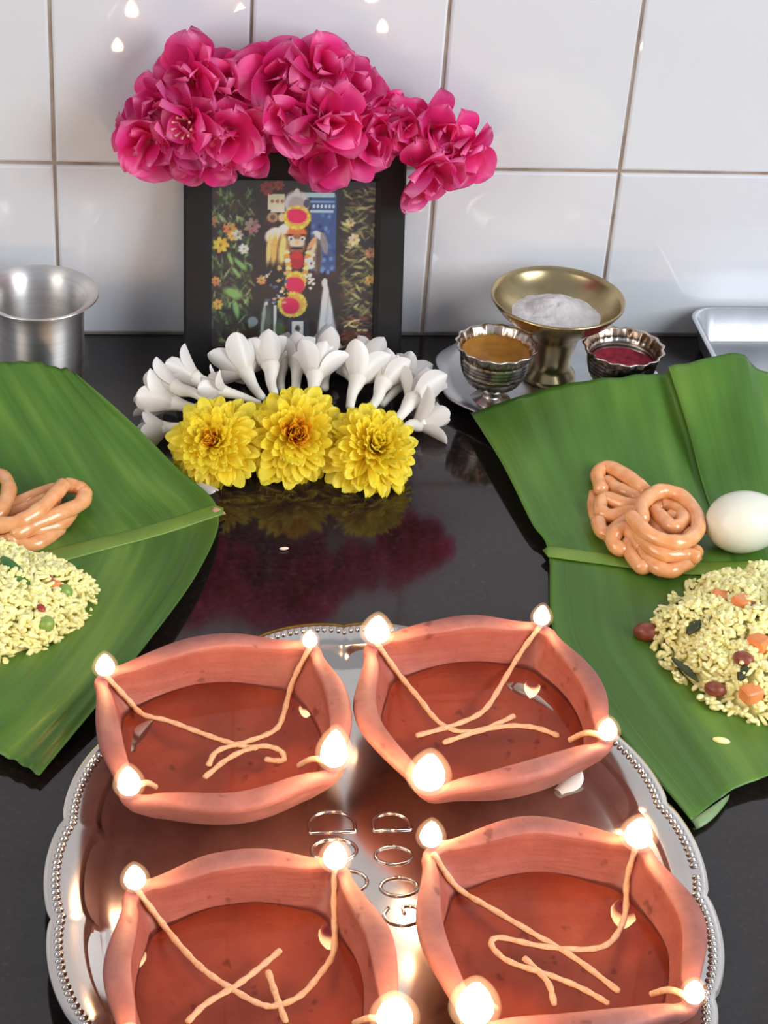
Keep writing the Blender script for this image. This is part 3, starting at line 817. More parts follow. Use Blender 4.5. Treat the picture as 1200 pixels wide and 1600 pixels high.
sweet('jangiri', 'orange coiled fried sweet at the photo edge on the left leaf', [
 [(-6, 822, .020), (28, 816, .023), (60, 798, .025), (88, 770, .026), (100, 756, .025)],
 [(100, 757, .022), (122, 762, .021), (132, 772, .019), (124, 788, .018), (90, 804, .019), (56, 818, .018), (20, 836, .017)],
 [(118, 790, .013), (98, 816, .012), (66, 826, .013), (36, 832, .014), (12, 848, .012)],
 [(96, 822, .009), (70, 842, .008), (46, 852, .008), (22, 846, .010), (-10, 850, .010)],
 [(-20, 742, .018), (4, 744, .021), (14, 762, .022), (8, 785, .022), (-6, 806, .020), (-30, 815, .016)],
 [(14, 792, .012), (40, 782, .015), (72, 768, .015), (96, 764, .014)],
 [(-10, 800, .010), (26, 800, .012), (60, 786, .014), (92, 778, .015)],
 [(-30, 770, .010), (-50, 800, .012), (-40, 835, .012), (-5, 840, .012)],
 [(10, 830, .008), (50, 812, .009), (90, 796, .010)],
], at(50, 810, .004))
ec = at(1166, 815, .0275)
V, F = [], []
n1, n2 = 28, 32
ea = Vector((1, .10, .02)).normalized(); eb = Vector((-.10, 1, 0)).normalized(); ez = ea.cross(eb)
for i in range(n1 + 1):
    a = math.pi * i / n1
    for k in range(n2):
        b = 2 * math.pi * k / n2
        r = .0222 * math.sin(a) * (1 + .10 * math.cos(a))
        V.append(ec + ea * (-.0295 * math.cos(a)) + eb * (r * math.cos(b)) + ez * (r * math.sin(b)))
for i in range(n1):
    for k in range(n2):
        l = (k + 1) % n2
        F.append((i * n2 + k, (i + 1) * n2 + k, (i + 1) * n2 + l, i * n2 + l))
egg = build('boiled_egg', V, F, M['egg'], base=at(1166, 816, .004))
tag(egg, 'shiny white peeled boiled egg between the sweet and the rice', 'egg')

# ------------------------------------------------------------------ yellow rice with vegetables
def heap(cx, cy, rx, ry, H, z0, seed):
    def h(x, y):
        an = math.atan2(y - cy, x - cx)
        q = math.hypot((x - cx) / rx, (y - cy) / ry) / (1 + .16 * mnoise.noise(Vector((math.cos(an) * 2.2, math.sin(an) * 2.2, seed + 3))) + .09 * mnoise.noise(Vector((math.cos(an) * 6, math.sin(an) * 6, seed))))
        b = max(0.0, 1 - q ** 2.2)
        return z0 + H * b ** .62 + (.011 * b ** .3) * mnoise.noise(Vector((x * 55, y * 55, seed))) * (q < 1)
    return h
def rice_heap(label, c, rx, ry, H, z0, seed, count, base):
    h = heap(c.x, c.y, rx, ry, H, z0, seed)
    # the packed core
    V, F = [], []
    n1, n2 = 14, 40
    for i in range(n1 + 1):
        q = i / n1
        for k in range(n2):
            a = 2 * math.pi * k / n2
            x = c.x + rx * q * math.cos(a) * .97; y = c.y + ry * q * math.sin(a) * .97
            V.append((x, y, h(x, y) - .0042 if i < n1 else z0 - .002))
    for i in range(n1):
        for k in range(n2):
            l = (k + 1) % n2; F.append((i * n2 + k, (i + 1) * n2 + k, (i + 1) * n2 + l, i * n2 + l))
    core = [tuple(v) for v in V]; coreF = list(F)
    r = random.Random(seed)
    for _ in range(count):
        q = math.sqrt(r.random()) * 1.12; a = r.uniform(0, 6.283)
        x = c.x + rx * q * math.cos(a); y = c.y + ry * q * math.sin(a)
        z = h(x, y) + r.uniform(-.001, .0032)
        if z < z0 + .0045 and r.random() < .72: continue
        d = Vector((r.gauss(0, 1), r.gauss(0, 1), r.gauss(0, .55))).normalized()
        e = d.cross(Vector((0, 0, 1))).normalized(); f = d.cross(e)
        L = r.uniform(.0028, .0052); w = r.uniform(.0016, .0024)
        k0 = len(V); bnd = r.uniform(-.0006, .0006)
        for t_, s_ in ((-1, .25), (-.55, .9), (.25, 1.0), (.85, .6), (1, .2)):
            p = Vector((x, y, z)) + d * (L * t_) + f * (bnd * (1 - t_ * t_))
            for g in range(5):
                an = g * 1.2566; V.append(p + e * (w * s_ * math.cos(an)) + f * (w * .8 * s_ * math.sin(an)))
        for i in range(4):
            for g in range(5):
                l = (g + 1) % 5; F.append((k0 + i * 5 + g, k0 + i * 5 + l, k0 + i * 5 + 5 + l, k0 + i * 5 + 5 + g))
        F.append(tuple(k0 + g for g in range(4, -1, -1))); F.append(tuple(k0 + 20 + g for g in range(5)))
    o = build('cooked_rice', V, F, M['rice'], base=base); tag(o, label, 'rice', kind='stuff')
    return BVHTree.FromPolygons(core, coreF), h
cR = at(1212, 1008, .008); cL = at(2, 952, .008)
tR, hR = rice_heap('heap of yellow lemon rice on the right banana leaf', cR, .073, .076, .034, .005, 3, 3700, at(1212, 1008, .004))
tL, hL = rice_heap('heap of pale yellow rice with peas on the left banana leaf', cL, .056, .058, .030, .006, 8, 2200, at(2, 952, .004))

def blobby(c, dims, axis, mat, name, label, cat, group, seed=0, kind='nut'):
    """small morsel: ellipsoid or carrot cube, axis = long direction"""
    ax = Vector(axis).normalized(); e = ax.cross(Vector((0, 0, 1))).normalized(); f = e.cross(ax)
    V, F = [], []
    if kind == 'cube':
        r = random.Random(seed)
        n1, n2, p = 6, 12, 5.0
    else: n1, n2, p = 8, 12, 2.0
    sg = lambda v, q: math.copysign(abs(v) ** (2 / q), v)
    for i in range(n1 + 1):
        a = math.pi * i / n1
        for k in range(n2):
            b = 2 * math.pi * k / n2
            V.append(c + ax * (-sg(math.cos(a), p) * dims[0]) + e * (sg(math.sin(a), p) * sg(math.cos(b), p) * dims[1]) + f * (sg(math.sin(a), p) * sg(math.sin(b), p) * dims[2]))
    for i in range(n1):
        for k in range(n2):
            l = (k + 1) % n2; F.append((i * n2 + k, (i + 1) * n2 + k, (i + 1) * n2 + l, i * n2 + l))
    o = build(name, V, F, mat, base=c, smooth=(kind != 'cube'))
    tag(o, label, cat, group); return o
def morsel(px, py, tree, h, off, dims, axis, mat, name, label, cat, group, kind='nut'):
    P = drop(px, py, tree, off)
    if P is None: P = at(px, py, .004 + dims[2])
    return blobby(P, dims, axis, M[mat], name, label, cat, group, int(px), kind)
for (px, py, s, ax, lab) in [
 (1126, 936, 1.1, (1, -.5, -.1), 'orange carrot cube near the top of the right rice heap, left of two'),
 (1160, 943, 1.1, (1, .6, -.2), 'orange carrot cube near the top of the right rice heap, touching a dark peanut'),
 (1186, 1006, 1.15, (.7, -1, .2), 'large orange carrot cube on the face of the right rice heap'),
 (1104, 1012, .45, (.3, 1, 0), 'tiny orange carrot bit in the middle of the right rice heap'),
 (1174, 1084, 1.1, (1, .4, 0), 'orange carrot cube at the front foot of the right rice heap')]:
    morsel(px, py, tR, hR, .0064, (.0062 * s, .0055 * s, .0046 * s), ax, 'carrot', 'carrot_cube', lab, 'carrot', 'carrot cubes in the right rice heap', 'cube')
morsel(86, 914, tL, hL, .0080, (.0035, .003, .003), (1, .5, 0), 'carrot', 'carrot_cube', 'small orange carrot cube on the left rice heap', 'carrot', None, 'cube')
for (px, py, s, ax, lab) in [
 (1012, 988, 1.25, (1, -.25, 0), 'dark red roasted peanut lying left of the right rice heap on the leaf'),
 (1045, 1000, .75, (1, -.6, 0), 'split brown peanut half at the left foot of the right rice heap'),
 (1178, 955, .95, (.2, 1, .3), 'dark peanut between carrots at the top of the right rice heap'),
 (1162, 1030, .95, (1, -.9, 0), 'pinkish red peanut on the lower face of the right rice heap'),
 (1118, 1077, .95, (1, -.5, 0), 'brown peanut at the lower edge of the right rice heap')]:
    t_ = tR if px > 1030 else treeR
    morsel(px, py, t_, hR, .0064, (.0078 * s, .0056 * s, .0054 * s), ax, 'peanut', 'peanut', lab, 'peanut', 'peanuts in the right rice heap')
for (px, py, s, lab) in [(72, 975, 1.0, 'round green pea near the right foot of the left rice heap'), (101, 925, .95, 'dull green pea at the right edge of the left rice heap'), (6, 857, 1.1, 'green pea at the top of the left rice heap by the sweet')]:
    morsel(px, py, tL, hL, .0085, (.0056 * s,) * 3, (1, 0, 0), 'pea', 'green_pea', lab, 'pea', 'peas in the left rice heap')
for (px, py, d, ax, mt, nm, lab, cat) in [
 (26, 897, (.0170, .0052, .0050), (.62, -.75, -.30), 'bean', 'green_chilli', 'long dark green chilli lying across the left rice heap', 'chilli'),
 (58, 880, (.0062, .0030, .0020), (1, .2, 0), 'pea', 'green_bean', 'pale green bean slice at the top of the left rice heap', 'bean'),
 (73, 899, (.0085, .0030, .0028), (.4, -1, 0), 'red_chilli', 'red_chilli', 'dark red dry chilli piece on the left rice heap', 'chilli'),
 (64, 951, (.0040, .0028, .0028), (.5, -1, 0), 'red_chilli', 'red_chilli', 'tiny red chilli bit above the pea in the left rice heap', 'chilli')]:
    morsel(px, py, tL, hL, .0095, d, ax, mt, nm, lab, cat, None)
def curry(px0, py0, px1, py1, w, tree, label):
    A = drop(px0, py0, tree, .0085) or at(px0, py0, .012); Bq = drop(px1, py1, tree, .0085) or at(px1, py1, .012)
    d = Bq - A; s = d.cross(Vector((0, 0, 1))).normalized()
    V, F = [], []
    for j in range(9):
        t = j / 8; hw = w * math.sin(math.pi * (.04 + .92 * t)) ** .8
        for i in range(5):
            q = i / 2 - 1
            V.append(A + d * t + s * (hw * q) + Vector((0, 0, .0015 * math.sin(3 * t) - .0012 * q * q)))
    for j in range(8):
        for i in range(4): a = j * 5 + i; F.append((a, a + 1, a + 6, a + 5))
    o = build('curry_leaf', V, F, M['curry_leaf'], base=A); tag(o, label, 'leaf', 'curry leaves in the right rice heap')
    o.modifiers.new('thickness', 'SOLIDIFY').thickness = .0005
curry(1050, 966, 1072, 950, .003, tR, 'dark curry leaf at the upper left edge of the right rice heap')
curry(1074, 990, 1094, 968, .0042, tR, 'dark curry leaf below the carrots on the right rice heap')
curry(1050, 1026, 1092, 1064, .0036, tR, 'long dark curry leaf along the lower left edge of the right rice heap')
curry(1155, 1062, 1168, 1040, .004, tR, 'dark curry leaf below the pinkish peanut in the right rice heap')
curry(1186, 930, 1192, 962, .003, tR, 'olive curry leaf beside the dark peanut at the heap top')
def grain(px, py, z, L, w, ax, mat, label, tree=None, cat='rice grain'):
    P = (drop(px, py, tree, .0012) if tree else None) or at(px, py, z)
    blobby(P, (L, w, w * .8), ax, M[mat], 'rice_grain', label, cat, None)
grain(1127, 1157, .004, .0055, .0026, (1, -.35, 0), 'rice', 'single loose rice grain lying low on the right banana leaf', treeR)
grain(444, 857, .0014, .0034, .0014, (1, .1, 0), 'loose_rice', 'single loose rice grain on the bare black worktop')
P = at(321, 764, .010)
o = bpy.data.objects.new('fallen_petal', WHITE[0]); COL.objects.link(o)
o.matrix_world = Matrix.Translation(at(308, 752, .004)) @ dir_matrix(Vector((.6, -.8, .10))) @ Matrix.Scale(.8, 4)
tag(o, 'fallen white petal poking out beneath the left yellow chrysanthemum', 'petal')

# ------------------------------------------------------------------ steel tumbler
tb = at(66, 590, 0)
t = thing('steel_tumbler', 'stainless steel tumbler with flared rim behind the left banana leaf', 'tumbler', tb)
prof = [(0, .0), (.028, .0), (.0310, .002), (.0330, .008), (.0335, .030), (.0338, .055), (.0345, .064), (.0375, .0705), (.0425, .0740), (.0452, .0748), (.0460, .0755), (.0452, .0762),
        (.0420, .0752), (.0370, .0720), (.0338, .0660), (.0328, .055), (.0325, .030), (.0322, .008), (.029, .004), (0, .0035)]
build('tumbler_body', *lathe(prof, 72, tb), M['brushed'], t)

# ------------------------------------------------------------------ silver plate with brass bowl and two cups
pc = at(857, 588, .012); pc.z = 0
t = thing('silver_plate', 'dull silver plate with wavy edge under the brass bowl and cups', 'plate', pc)
wav = lambda i, a: 1 + (.030 * math.cos(9 * a) if i in (3, 4, 5, 6) else 0)
build('plate_body', *lathe([(0, .0008), (.060, .0008), (.068, .002), (.080, .009), (.089, .0105), (.0905, .0115), (.089, .0125), (.079, .011), (.067, .0042), (.059, .003), (0, .003)], 90, pc, wav), M['tin'], t)
bc = at(856, 588, .003)
t = thing('brass_bowl', 'aged brass pedestal bowl holding grey ash at the back of the plate', 'bowl', bc)
prof = [(0, 0), (.0215, 0), (.0225, .002), (.0215, .005), (.0175, .009), (.0160, .014), (.0165, .020), (.0185, .028), (.0200, .036), (.0235, .043), (.0350, .052), (.0460, .061), (.0518, .0690), (.0535, .0715), (.0535, .0730), (.0522, .0735),
        (.0500, .0690), (.0430, .0610), (.0300, .0535), (.0180, .0490), (0, .0478)]
build('bowl_body', *lathe(prof, 72, bc), M['brass'], t)
V, F = [], []
n1, n2 = 14, 40
for i in range(n1 + 1):
    q = i / n1
    for k in range(n2):
        a = 2 * math.pi * k / n2; x = .0385 * q * math.cos(a); y = .0385 * q * math.sin(a)
        zz = .0575 + .0085 * max(0, 1 - (((x - .002) / .024) ** 2 + ((y - .010) / .018) ** 2)) ** 1.0 + (.0022 * mnoise.noise(Vector((x * 160, y * 160, 2))) + .001 * mnoise.noise(Vector((x * 500, y * 500, 7)))) * (1 - q ** 6) - .0010 * q ** 4
        V.append(bc + Vector((x, y, zz)))
for i in range(n1):
    for k in range(n2):
        l = (k + 1) % n2; F.append((i * n2 + k, (i + 1) * n2 + k, (i + 1) * n2 + l, i * n2 + l))
o = build('ash_powder', V, F, M['ash'], base=bc + Vector((0, 0, .05))); tag(o, 'crumbly heap of pale grey ash in the brass bowl', 'ash', kind='stuff')

def cup(px, py, H, r, label, fill, flabel, fcat, fname, level):
    c = at(px, py, .003)
    t = thing('silver_cup', label, 'cup', c, 'silver cups on the plate')
    k = r / .031
    prof = [(0, 0), (.0165, 0), (.0172, .0015), (.0150, .0040), (.0085, .0065), (.0068, .0090), (.0080, .0115)]
    pr_h = H - .0115
    body = [(.0150, .10), (.0205, .22), (.0238, .36), (.0254, .46), (.0242, .49), (.0262, .53), (.0246, .57), (.0268, .61), (.0252, .65), (.0272, .69), (.0258, .73), (.0284, .86), (.0300, .95), (.0312, .985), (.0314, 1.0), (.0305, 1.012),
            (.0290, .97), (.0262, .84), (.0258, .76), (.0248, .74), (.0252, .66), (.0240, .62), (.0242, .50), (.0210, .36), (.0150, .26), (0, .22)]
    prof += [(a * k, .0115 + pr_h * z) for a, z in body]
    def rm(i, a):
        z = prof[i][1]
        f = (z - .0115) / pr_h
        if i < len(prof) - 12 and .12 < f < .42: return 1 + .028 * math.cos(26 * a + f * 22)      # chased lozenges
        if .78 < f < .95: return 1 + .030 * math.cos(30 * a)
        if f >= .95: return 1 + .030 * math.cos(15 * a)                                            # scalloped lip
        return 1
    build('cup_body', *lathe(prof, 120, c, rm), M['silver'], t)
    zf = .0115 + pr_h * level
    V, F = [], []
    rr = (.0262 if fname == 'turmeric_paste' else .0245) * k
    for i in range(11):
        q = i / 10
        for j in range(36):
            a = 2 * math.pi * j / 36; x, y = rr * q * math.cos(a), rr * q * math.sin(a)
            V.append(c + Vector((x, y, zf + (.0016 * mnoise.noise(Vector((x * 220, y * 220, px))) if fname == 'vermilion_powder' else (.0006 * mnoise.noise(Vector((x * 90, y * 90, 1))) + .0045 * q ** 4 + .0007 * math.sin(q * 22))) + .0012 * q ** 3)))
    for i in range(10):
        for j in range(36):
            l = (j + 1) % 36; F.append((i * 36 + j, (i + 1) * 36 + j, (i + 1) * 36 + l, i * 36 + l))
    o = build(fname, V, F, M[fill], base=c + Vector((0, 0, zf))); tag(o, flabel, fcat, kind='stuff')
cup(766, 628, .053, .0315, 'small chased silver cup with mustard yellow paste, left on the plate', 'turmeric', 'mustard yellow turmeric paste coating the left silver cup', 'paste', 'turmeric_paste', .70)
cup(962, 626, .050, .0318, 'small chased silver cup with dark red powder, right on the plate', 'kumkum', 'dark red vermilion powder in the right silver cup', 'powder', 'vermilion_powder', .58)

# ------------------------------------------------------------------ rectangular steel tray at the right
a = at(1079, 490, .030)
x0, y1 = a.x - .001, -.006
x1, y0 = x0 + .30, -.150
rc = Vector(((x0 + x1) / 2, (y0 + y1) / 2, 0))
t = thing('steel_tray', 'rectangular steel tray with rounded corners against the wall on the right', 'tray', rc)
def rrect(dx, z, rad):
    hx, hy = (x1 - x0) / 2 - dx, (y1 - y0) / 2 - dx; out = []
    for (sx, sy, a0) in ((1, 1, 0), (-1, 1, 90), (-1, -1, 180), (1, -1, 270)):
        for k in range(9):
            an = math.radians(a0 + k * 90 / 8)
            out.append(rc + Vector((sx * (hx - rad) + rad * math.cos(an), sy * (hy - rad) + rad * math.sin(an), z)))
    return out
rings = [(.013, .001, .012), (.010, .003, .015), (.003, .0285, .020), (.001, .0295, .020), (0, .0300, .022), (.001, .0310, .021), (.005, .0305, .018), (.012, .005, .014), (.016, .0030, .010)]
V, F = [], []
for rg in rings: V += rrect(*rg)
n = 36
for i in range(len(rings) - 1):
    for k in range(n):
        l = (k + 1) % n; F.append((i * n + k, i * n + l, (i + 1) * n + l, (i + 1) * n + k))
F.append(tuple(range(n - 1, -1, -1))); F.append(tuple((len(rings) - 1) * n + k for k in range(n)))
build('tray_body', V, F, M['tin'], t)

# ------------------------------------------------------------------ oval lamp tray
tc_ = Vector((.1935, -.652, 0)); TA, TB = .1835, .2345
t = thing('oval_tray', 'polished steel oval tray with scalloped beaded rim under four clay lamps', 'tray', tc_)
LOB = 19
def lobe(a):
    # scallops: notches symmetric about the far end
    x = ((a - math.pi / 2) / (2 * math.pi) * LOB) % 1.0
    return math.sin(math.pi * x) ** .6
def oval(d, z, amp, n=380):
    out = []
    for k in range(n):
        a = 2 * math.pi * k / n
        e = d - amp * lobe(a)
        out.append(tc_ + Vector(((TA - .0035 - e) * math.cos(a), (TB - .0035 - e) * math.sin(a), z)))
    return out
rows = [oval(.030, .001, .0), oval(.019, .0125, .003), oval(.0035, .0150, .0045), oval(.0, .0148, .0045), oval(-.0006, .0156, .0045), oval(0, .0166, .0045), oval(.0035, .0166, .0045), oval(.0180, .0150, .0035), oval(.0190, .0142, .0034),
        oval(.0205, .0115, .0034), oval(.026, .0055, .0030), oval(.033, .0034, .0012), oval(.060, .0030, 0)]
V, F = [], []; n = 380
for rw_ in rows: V += rw_
for i in range(len(rows) - 1):
    for k in range(n):
        l = (k + 1) % n; F.append((i * n + k, i * n + l, (i + 1) * n + l, (i + 1) * n + k))
cb = len(V); V.append(tc_ + Vector((0, 0, .0030))); V.append(tc_ + Vector((0, 0, .001)))
for k in range(n):
    l = (k + 1) % n; F.append(((len(rows) - 1) * n + k, (len(rows) - 1) * n + l, cb)); F.append((l, k, cb + 1))
tray = build('tray_body', V, F, M['tray_steel'], t)
ring = oval(.0062, .0166, .0045, 2400)
per = sum((ring[i] - ring[i - 1]).length for i in range(len(ring)))
NB = 284
acc = 0.0; beads = []
for i in range(len(ring)):
    acc += (ring[i] - ring[i - 1]).length
    if acc >= per / NB: beads.append(ring[i]); acc -= per / NB
V, F = lathe([(1, -.0003), (.86, .0009), (.45, .0016), (0, .0018)], 8)
V = [(v.x * .0027, v.y * .0017, v.z) for v in V]
F = [tuple(reversed(f)) for f in F]
bead_me = mesh('bead', V, F, M['tray_steel'])
for p in beads:
    d = p - tc_
    o = bpy.data.objects.new('bead', bead_me); COL.objects.link(o); o.parent = t
    o.location = d; o.rotation_euler = (0, 0, math.atan2(d.y / TB ** 2, d.x / TA ** 2))
# raised lettering pressed into the tray, read with the top of the letters to the left
GLY = {
 'D': [[(0, 0), (0, 1)], [(0, 1), (.35, 1), (.62, .8), (.7, .5), (.62, .2), (.35, 0), (0, 0)]],
 'O': [[(.35 + .36 * math.cos(k * math.pi / 8), .5 + .5 * math.sin(k * math.pi / 8)) for k in range(17)]],
 'G': [[(.68, .85), (.4, 1), (.12, .85), (0, .5), (.12, .15), (.4, 0), (.68, .15), (.70, .45), (.42, .45)]],
}
mb = MB()
def glyph(ch, px, py, ht):
    o = at(px, py, .0032)
    for st in GLY[ch]:
        pts = [o + Vector((-ht * (y - .5), ht * x * .95, 0)) for x, y in st]
        pts = catmull(pts, 24) if len(pts) > 2 else pts
        mb.add(*tube(pts, .0011, 6))
for ch, px, py in (('D', 613, 1297), ('O', 617, 1350), ('O', 626, 1400), ('G', 632, 1446)): glyph(ch, px, py, .021)
for ch, px, py in (('D', 520, 1300), ('O', 524, 1345), ('O', 540, 1395), ('G', 548, 1440)): glyph(ch, px, py, .026)
o = build('embossed_lettering', mb.V, mb.F, M['tray_steel'], t); o['label'] = 'raised letters pressed into the tray floor'

# ------------------------------------------------------------------ clay lamps
def flame_mesh(h, r, seed):
    prof = [(0, 0), (.55, .06), (.85, .16), (1.0, .30), (.96, .44), (.80, .60), (.56, .76), (.30, .90), (0, 1.0)]
    return lathe([(a * r, z * h) for a, z in prof], 18)
FZ = .0035
def diya(label, corners, sides, flames, wicks, seed):
    """corners: 4 points (back-left, back-right, front-right, front-left) on the rim; wicks: pixel strings traced on the bowl"""
    ZC = .045
    C4 = [at(px, py, ZC) if len((px, py)) == 2 else None for px, py in corners]
    c = sum(C4, Vector()) / 4; c.z = 0
    base = Vector((c.x, c.y, FZ))
    t = thing('clay_lamp', label, 'oil lamp', base, 'lit clay lamps on the oval tray')
    rim = []                         # closed rim curve
    PER = 26
    for k in range(4):
        A, Bq = C4[k], C4[(k + 1) % 4]
        d = Bq - A; nrm = Vector((d.y, -d.x, 0)).normalized()
        if nrm.dot((A + Bq) / 2 - c) < 0: nrm = -nrm
        for i in range(PER):
            u = i / PER
            b = math.sin(math.pi * u) ** 1.8; tip = .006 * (1 - math.sin(math.pi * u)) ** 8
            out_ = (A if u < .5 else Bq) - c; out_.z = 0; out_.normalize()
            w = mnoise.noise(Vector((u * 3, k * 5.3, seed * 2.7)))
            rim.append((A.lerp(Bq, u) + out_ * tip + nrm * (sides[k][0] * 1.22 * b + .0014 * w * b), ZC + sides[k][1] * math.sin(math.pi * u) ** 1.1 + .0020 * w * b, b))
    for _ in range(1):
        rim = [((rim[i - 2][0] + rim[i - 1][0] + rim[i][0] + rim[(i + 1) % len(rim)][0] + rim[(i + 2) % len(rim)][0]) / 5, rim[i][1], rim[i][2]) for i in range(len(rim))]
    n = len(rim)
    Lm = sum((Vector((p.x, p.y, 0)) - c).length for p, z, b in rim) / n
    # rows: (radial fraction, absolute offset, height: 'f' fraction of rim height, dz)
    rows = [(.50, 0, 0, 0), (.58, 0, .03, 0), (.74, 0, .20, 0), (.895, .001, .45, 0), (.976, .0025, .70, 0), (1, .0044, .86, 0), (1, .0054, .97, -.0030), (1, .0050, 1, -.0014), (1, .0032, 1, .0001), (1, -.0010, 1, .0005), (1, -.0050, 1, -.0003), (1, -.0060, 1, -.0016), (1, -.0056, 1, -.0060),
            (.978, -.0054, .74, 0), (.90, -.0045, .43, 0), (.78, -.003, .25, 0), (.55, 0, .15, 0), (.28, 0, .11, 0)]
    V, F = [], []
    for (fr, off, hf, dz) in rows:
        for k, (p, z, b) in enumerate(rim):
            d = Vector((p.x - c.x, p.y - c.y, 0)); L = d.length; d.normalize()
            Lr = L * .3 + Lm * .7 if fr < .88 else (L * .45 + Lm * .55 if fr < .93 else (L * .85 + Lm * .15 if fr < .98 else L))
            H = z - FZ
            q = Lr * fr + off * ((.78 + .45 * b) if fr >= .97 else 1)
            wob = .0006 * mnoise.noise(Vector((p.x * 40, p.y * 40, hf * 3 + seed)))
            V.append(Vector((c.x, c.y, FZ)) + d * (q + wob) + Vector((0, 0, H * hf + dz)))
    m_ = len(rows)
    for i in range(m_ - 1):
        for k in range(n):
            l = (k + 1) % n; F.append((i * n + k, i * n + l, (i + 1) * n + l, (i + 1) * n + k))
    b0 = len(V); V.append(Vector((c.x, c.y, FZ))); V.append(Vector((c.x, c.y, FZ + .0048)))
    for k in range(n):
        l = (k + 1) % n; F.append((l, k, b0)); F.append(((m_ - 1) * n + k, (m_ - 1) * n + l, b0 + 1))
    cb_ = build('clay_bowl', V, F, M['clay'], t)
    cb_.data.materials.append(M['brightened_soaked_clay']); cb_.data.materials.append(M['stained_clay'])
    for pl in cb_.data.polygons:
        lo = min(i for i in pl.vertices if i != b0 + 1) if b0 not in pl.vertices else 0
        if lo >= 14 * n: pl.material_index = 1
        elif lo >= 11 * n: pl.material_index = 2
    ZO = FZ + .0215
    OV, OF = [], []
    for q in (0.5, 1.0):
        for k, (p, z, b) in enumerate(rim):
            d = Vector((p.x - c.x, p.y - c.y, 0)); L = d.length; d.normalize()
            Lr = L * .35 + Lm * .65
            OV.append(Vector((c.x, c.y, ZO)) + d * (Lr * .86 - .002) * q)
    OV.append(Vector((c.x, c.y, ZO)))
    for k in range(n):
        l = (k + 1) % n; OF.append((k, l, n + l, n + k)); OF.append((l, k, 2 * n))
    build('oil', OV, OF, M['oil'], t)
    tree = BVHTree.FromPolygons([tuple(v) for v in V + OV], F + [tuple(i + len(V) for i in f) for f in OF])
    wk = []
    for st in wicks:
        pts = []
        for q in catmull([(px, py, 0) for px, py in st], 7 * (len(st) - 1)):
            P = drop(q.x, q.y, tree, 0)
            if P is not None: pts.append(P - ray(q.x, q.y) * (.0002 if P.z < ZO + .0006 else .0020))
        for _ in range(3):
            pts = [pts[0]] + [(pts[i - 1] + pts[i] * 2 + pts[i + 1]) / 4 for i in range(1, len(pts) - 1)] + [pts[-1]]
        rr = [.0017 + .00025 * math.sin(i * 1.7) for i in range(len(pts))]
        wo = build('wick', *tube(pts, rr, 8), M['wick'], t)
        wk += [(pts[0], wo), (pts[-1], wo)]
    for k, (dx, dy, w_px, h_px) in enumerate(flames):
        P = C4[k] + Vector((0, 0, .001))
        px, py = corners[k]
        hit = drop(px + dx, py + dy, tree, 0)
        if hit is not None and (hit - P).length < .03: P = hit
        own = None
        for p0, wo in wk:
            if (p0 - P).length < .024: own = wo; P = p0.copy() if (p0 - P).length < .008 else P
        if own is None:
            d = Vector((c.x - P.x, c.y - P.y, 0)).normalized()
            pts = catmull([P, P + d * .006 + Vector((0, 0, .0015)), P + d * .014 + Vector((0, 0, -.001)), P + d * .022 + Vector((0, 0, -.010))], 9)
            own = build('wick', *tube(pts, .0018, 8), M['wick'], t)
        FV, FF = flame_mesh(h_px / 2350.0, w_px / 2.0 / 2480.0, k)
        lean = Matrix.Rotation(random.uniform(-.06, .06), 4, 'Y')
        build('charred_tip', *tube([P, P + Vector((0, 0, .0035))], [.0015, .0010], 6), M['char'], own)
        hh, rr_ = h_px / 2350.0, w_px / 2.0 / 2480.0       # glow shell added as a soft halo around the bright core
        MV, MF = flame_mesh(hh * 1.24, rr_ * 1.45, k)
        build('flame_halo', [lean @ v + P + Vector((0, 0, .0012 - hh * .07)) for v in MV], MF, M['halo'], own)
        build('flame', [lean @ v + P + Vector((0, 0, .0012)) for v in FV], FF, M['flame'], own)
    return t

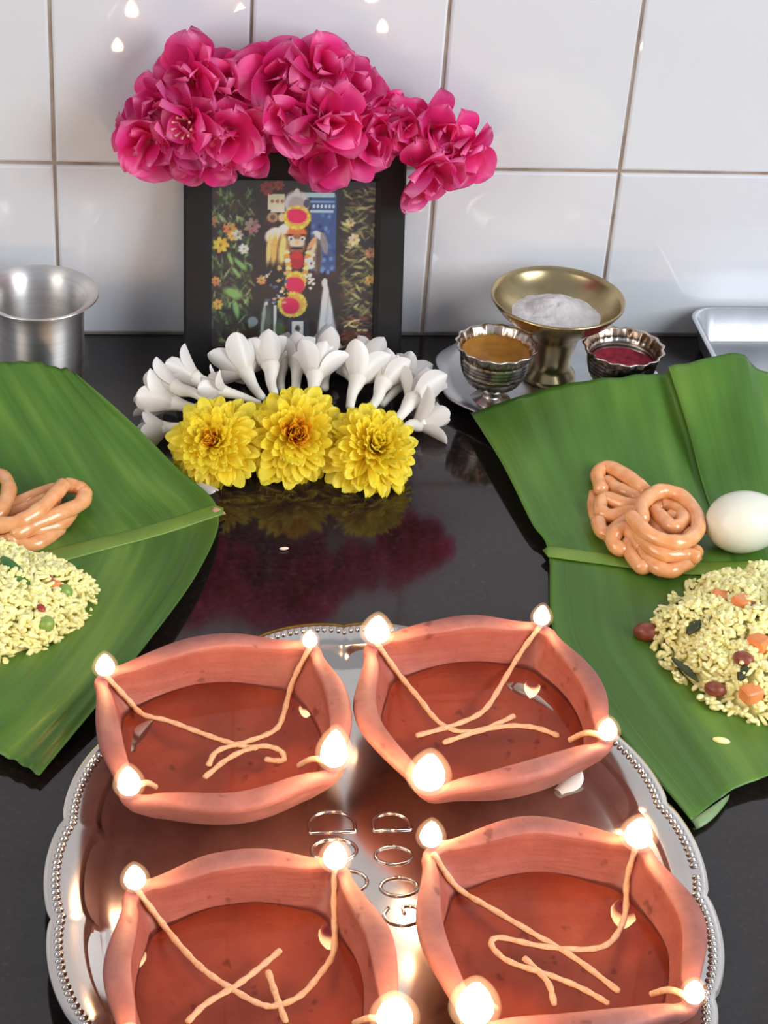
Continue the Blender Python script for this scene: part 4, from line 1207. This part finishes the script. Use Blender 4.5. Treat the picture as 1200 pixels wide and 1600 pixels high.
diya('lit square clay lamp at the back left of the oval tray',
 [(158, 1056), (488, 1008), (524, 1204), (203, 1246)], [(.009, .0075), (.009, .003), (.012, .002), (.003, .003)], [(0, -4, 28, 36), (0, -2, 22, 28), (-4, -6, 38, 62), (0, -4, 32, 46)],
 [[(165, 1056), (200, 1093), (223, 1117), (261, 1126), (312, 1145), (359, 1161), (400, 1170)],
  [(484, 1012), (457, 1065), (443, 1117), (429, 1142), (387, 1159), (340, 1173), (326, 1196)],
  [(320, 1215), (359, 1184), (405, 1166), (438, 1173), (443, 1189), (415, 1187)]], 1)
diya('lit square clay lamp at the back right of the oval tray',
 [(580, 1004), (850, 980), (948, 1160), (668, 1236)], [(.005, .0075), (.009, .004), (.007, .005), (.016, .002)], [(0, -6, 38, 46), (0, -4, 26, 34), (0, -4, 28, 36), (0, -4, 46, 58)],
 [[(588, 1004), (625, 1056), (656, 1093), (683, 1127), (714, 1143), (756, 1140), (803, 1119)],
  [(845, 977), (814, 1019), (782, 1072), (756, 1111), (714, 1132), (651, 1150)],
  [(872, 1150), (835, 1137), (788, 1135), (740, 1145), (693, 1161)]], 2)
diya('lit square clay lamp at the front left of the oval tray',
 [(208, 1390), (528, 1350), (618, 1612), (205, 1650)], [(.007, .0075), (.006, .004), (.010, .004), (.006, .003)], [(0, -4, 28, 36), (0, -4, 32, 42), (-2, -4, 44, 50), (0, -4, 32, 40)],
 [[(212, 1388), (247, 1434), (284, 1481), (321, 1518), (363, 1546), (405, 1569), (433, 1572), (471, 1555), (503, 1518), (522, 1485), (522, 1420), (523, 1356)],
  [(293, 1597), (321, 1569), (368, 1541), (405, 1513), (438, 1485)], [(419, 1518), (433, 1560), (447, 1597)]], 3)
diya('lit square clay lamp at the front right of the oval tray',
 [(672, 1326), (1000, 1318), (1082, 1570), (740, 1602)], [(.009, .0075), (.012, .004), (.007, .005), (.009, .003)], [(0, -4, 30, 40), (0, -4, 38, 46), (0, -4, 26, 34), (0, -6, 46, 62)],
 [[(677, 1334), (714, 1387), (761, 1416), (835, 1460), (898, 1497), (966, 1549)],
  [(994, 1322), (979, 1376), (977, 1429), (956, 1471), (919, 1484), (845, 1479), (782, 1465), (767, 1476), (793, 1502), (856, 1523), (908, 1544), (950, 1568)],
  [(819, 1497), (856, 1534), (866, 1570)]], 4)
o = bpy.data.objects.new('fallen_petal', WHITE[1]); COL.objects.link(o)
o.matrix_world = Matrix.Translation(at(872, 1235, .0058)) @ dir_matrix(Vector((.8, .6, .08))) @ Matrix.Scale(.75, 4)
tag(o, 'fallen white petal on the oval tray under the back right lamp', 'petal')
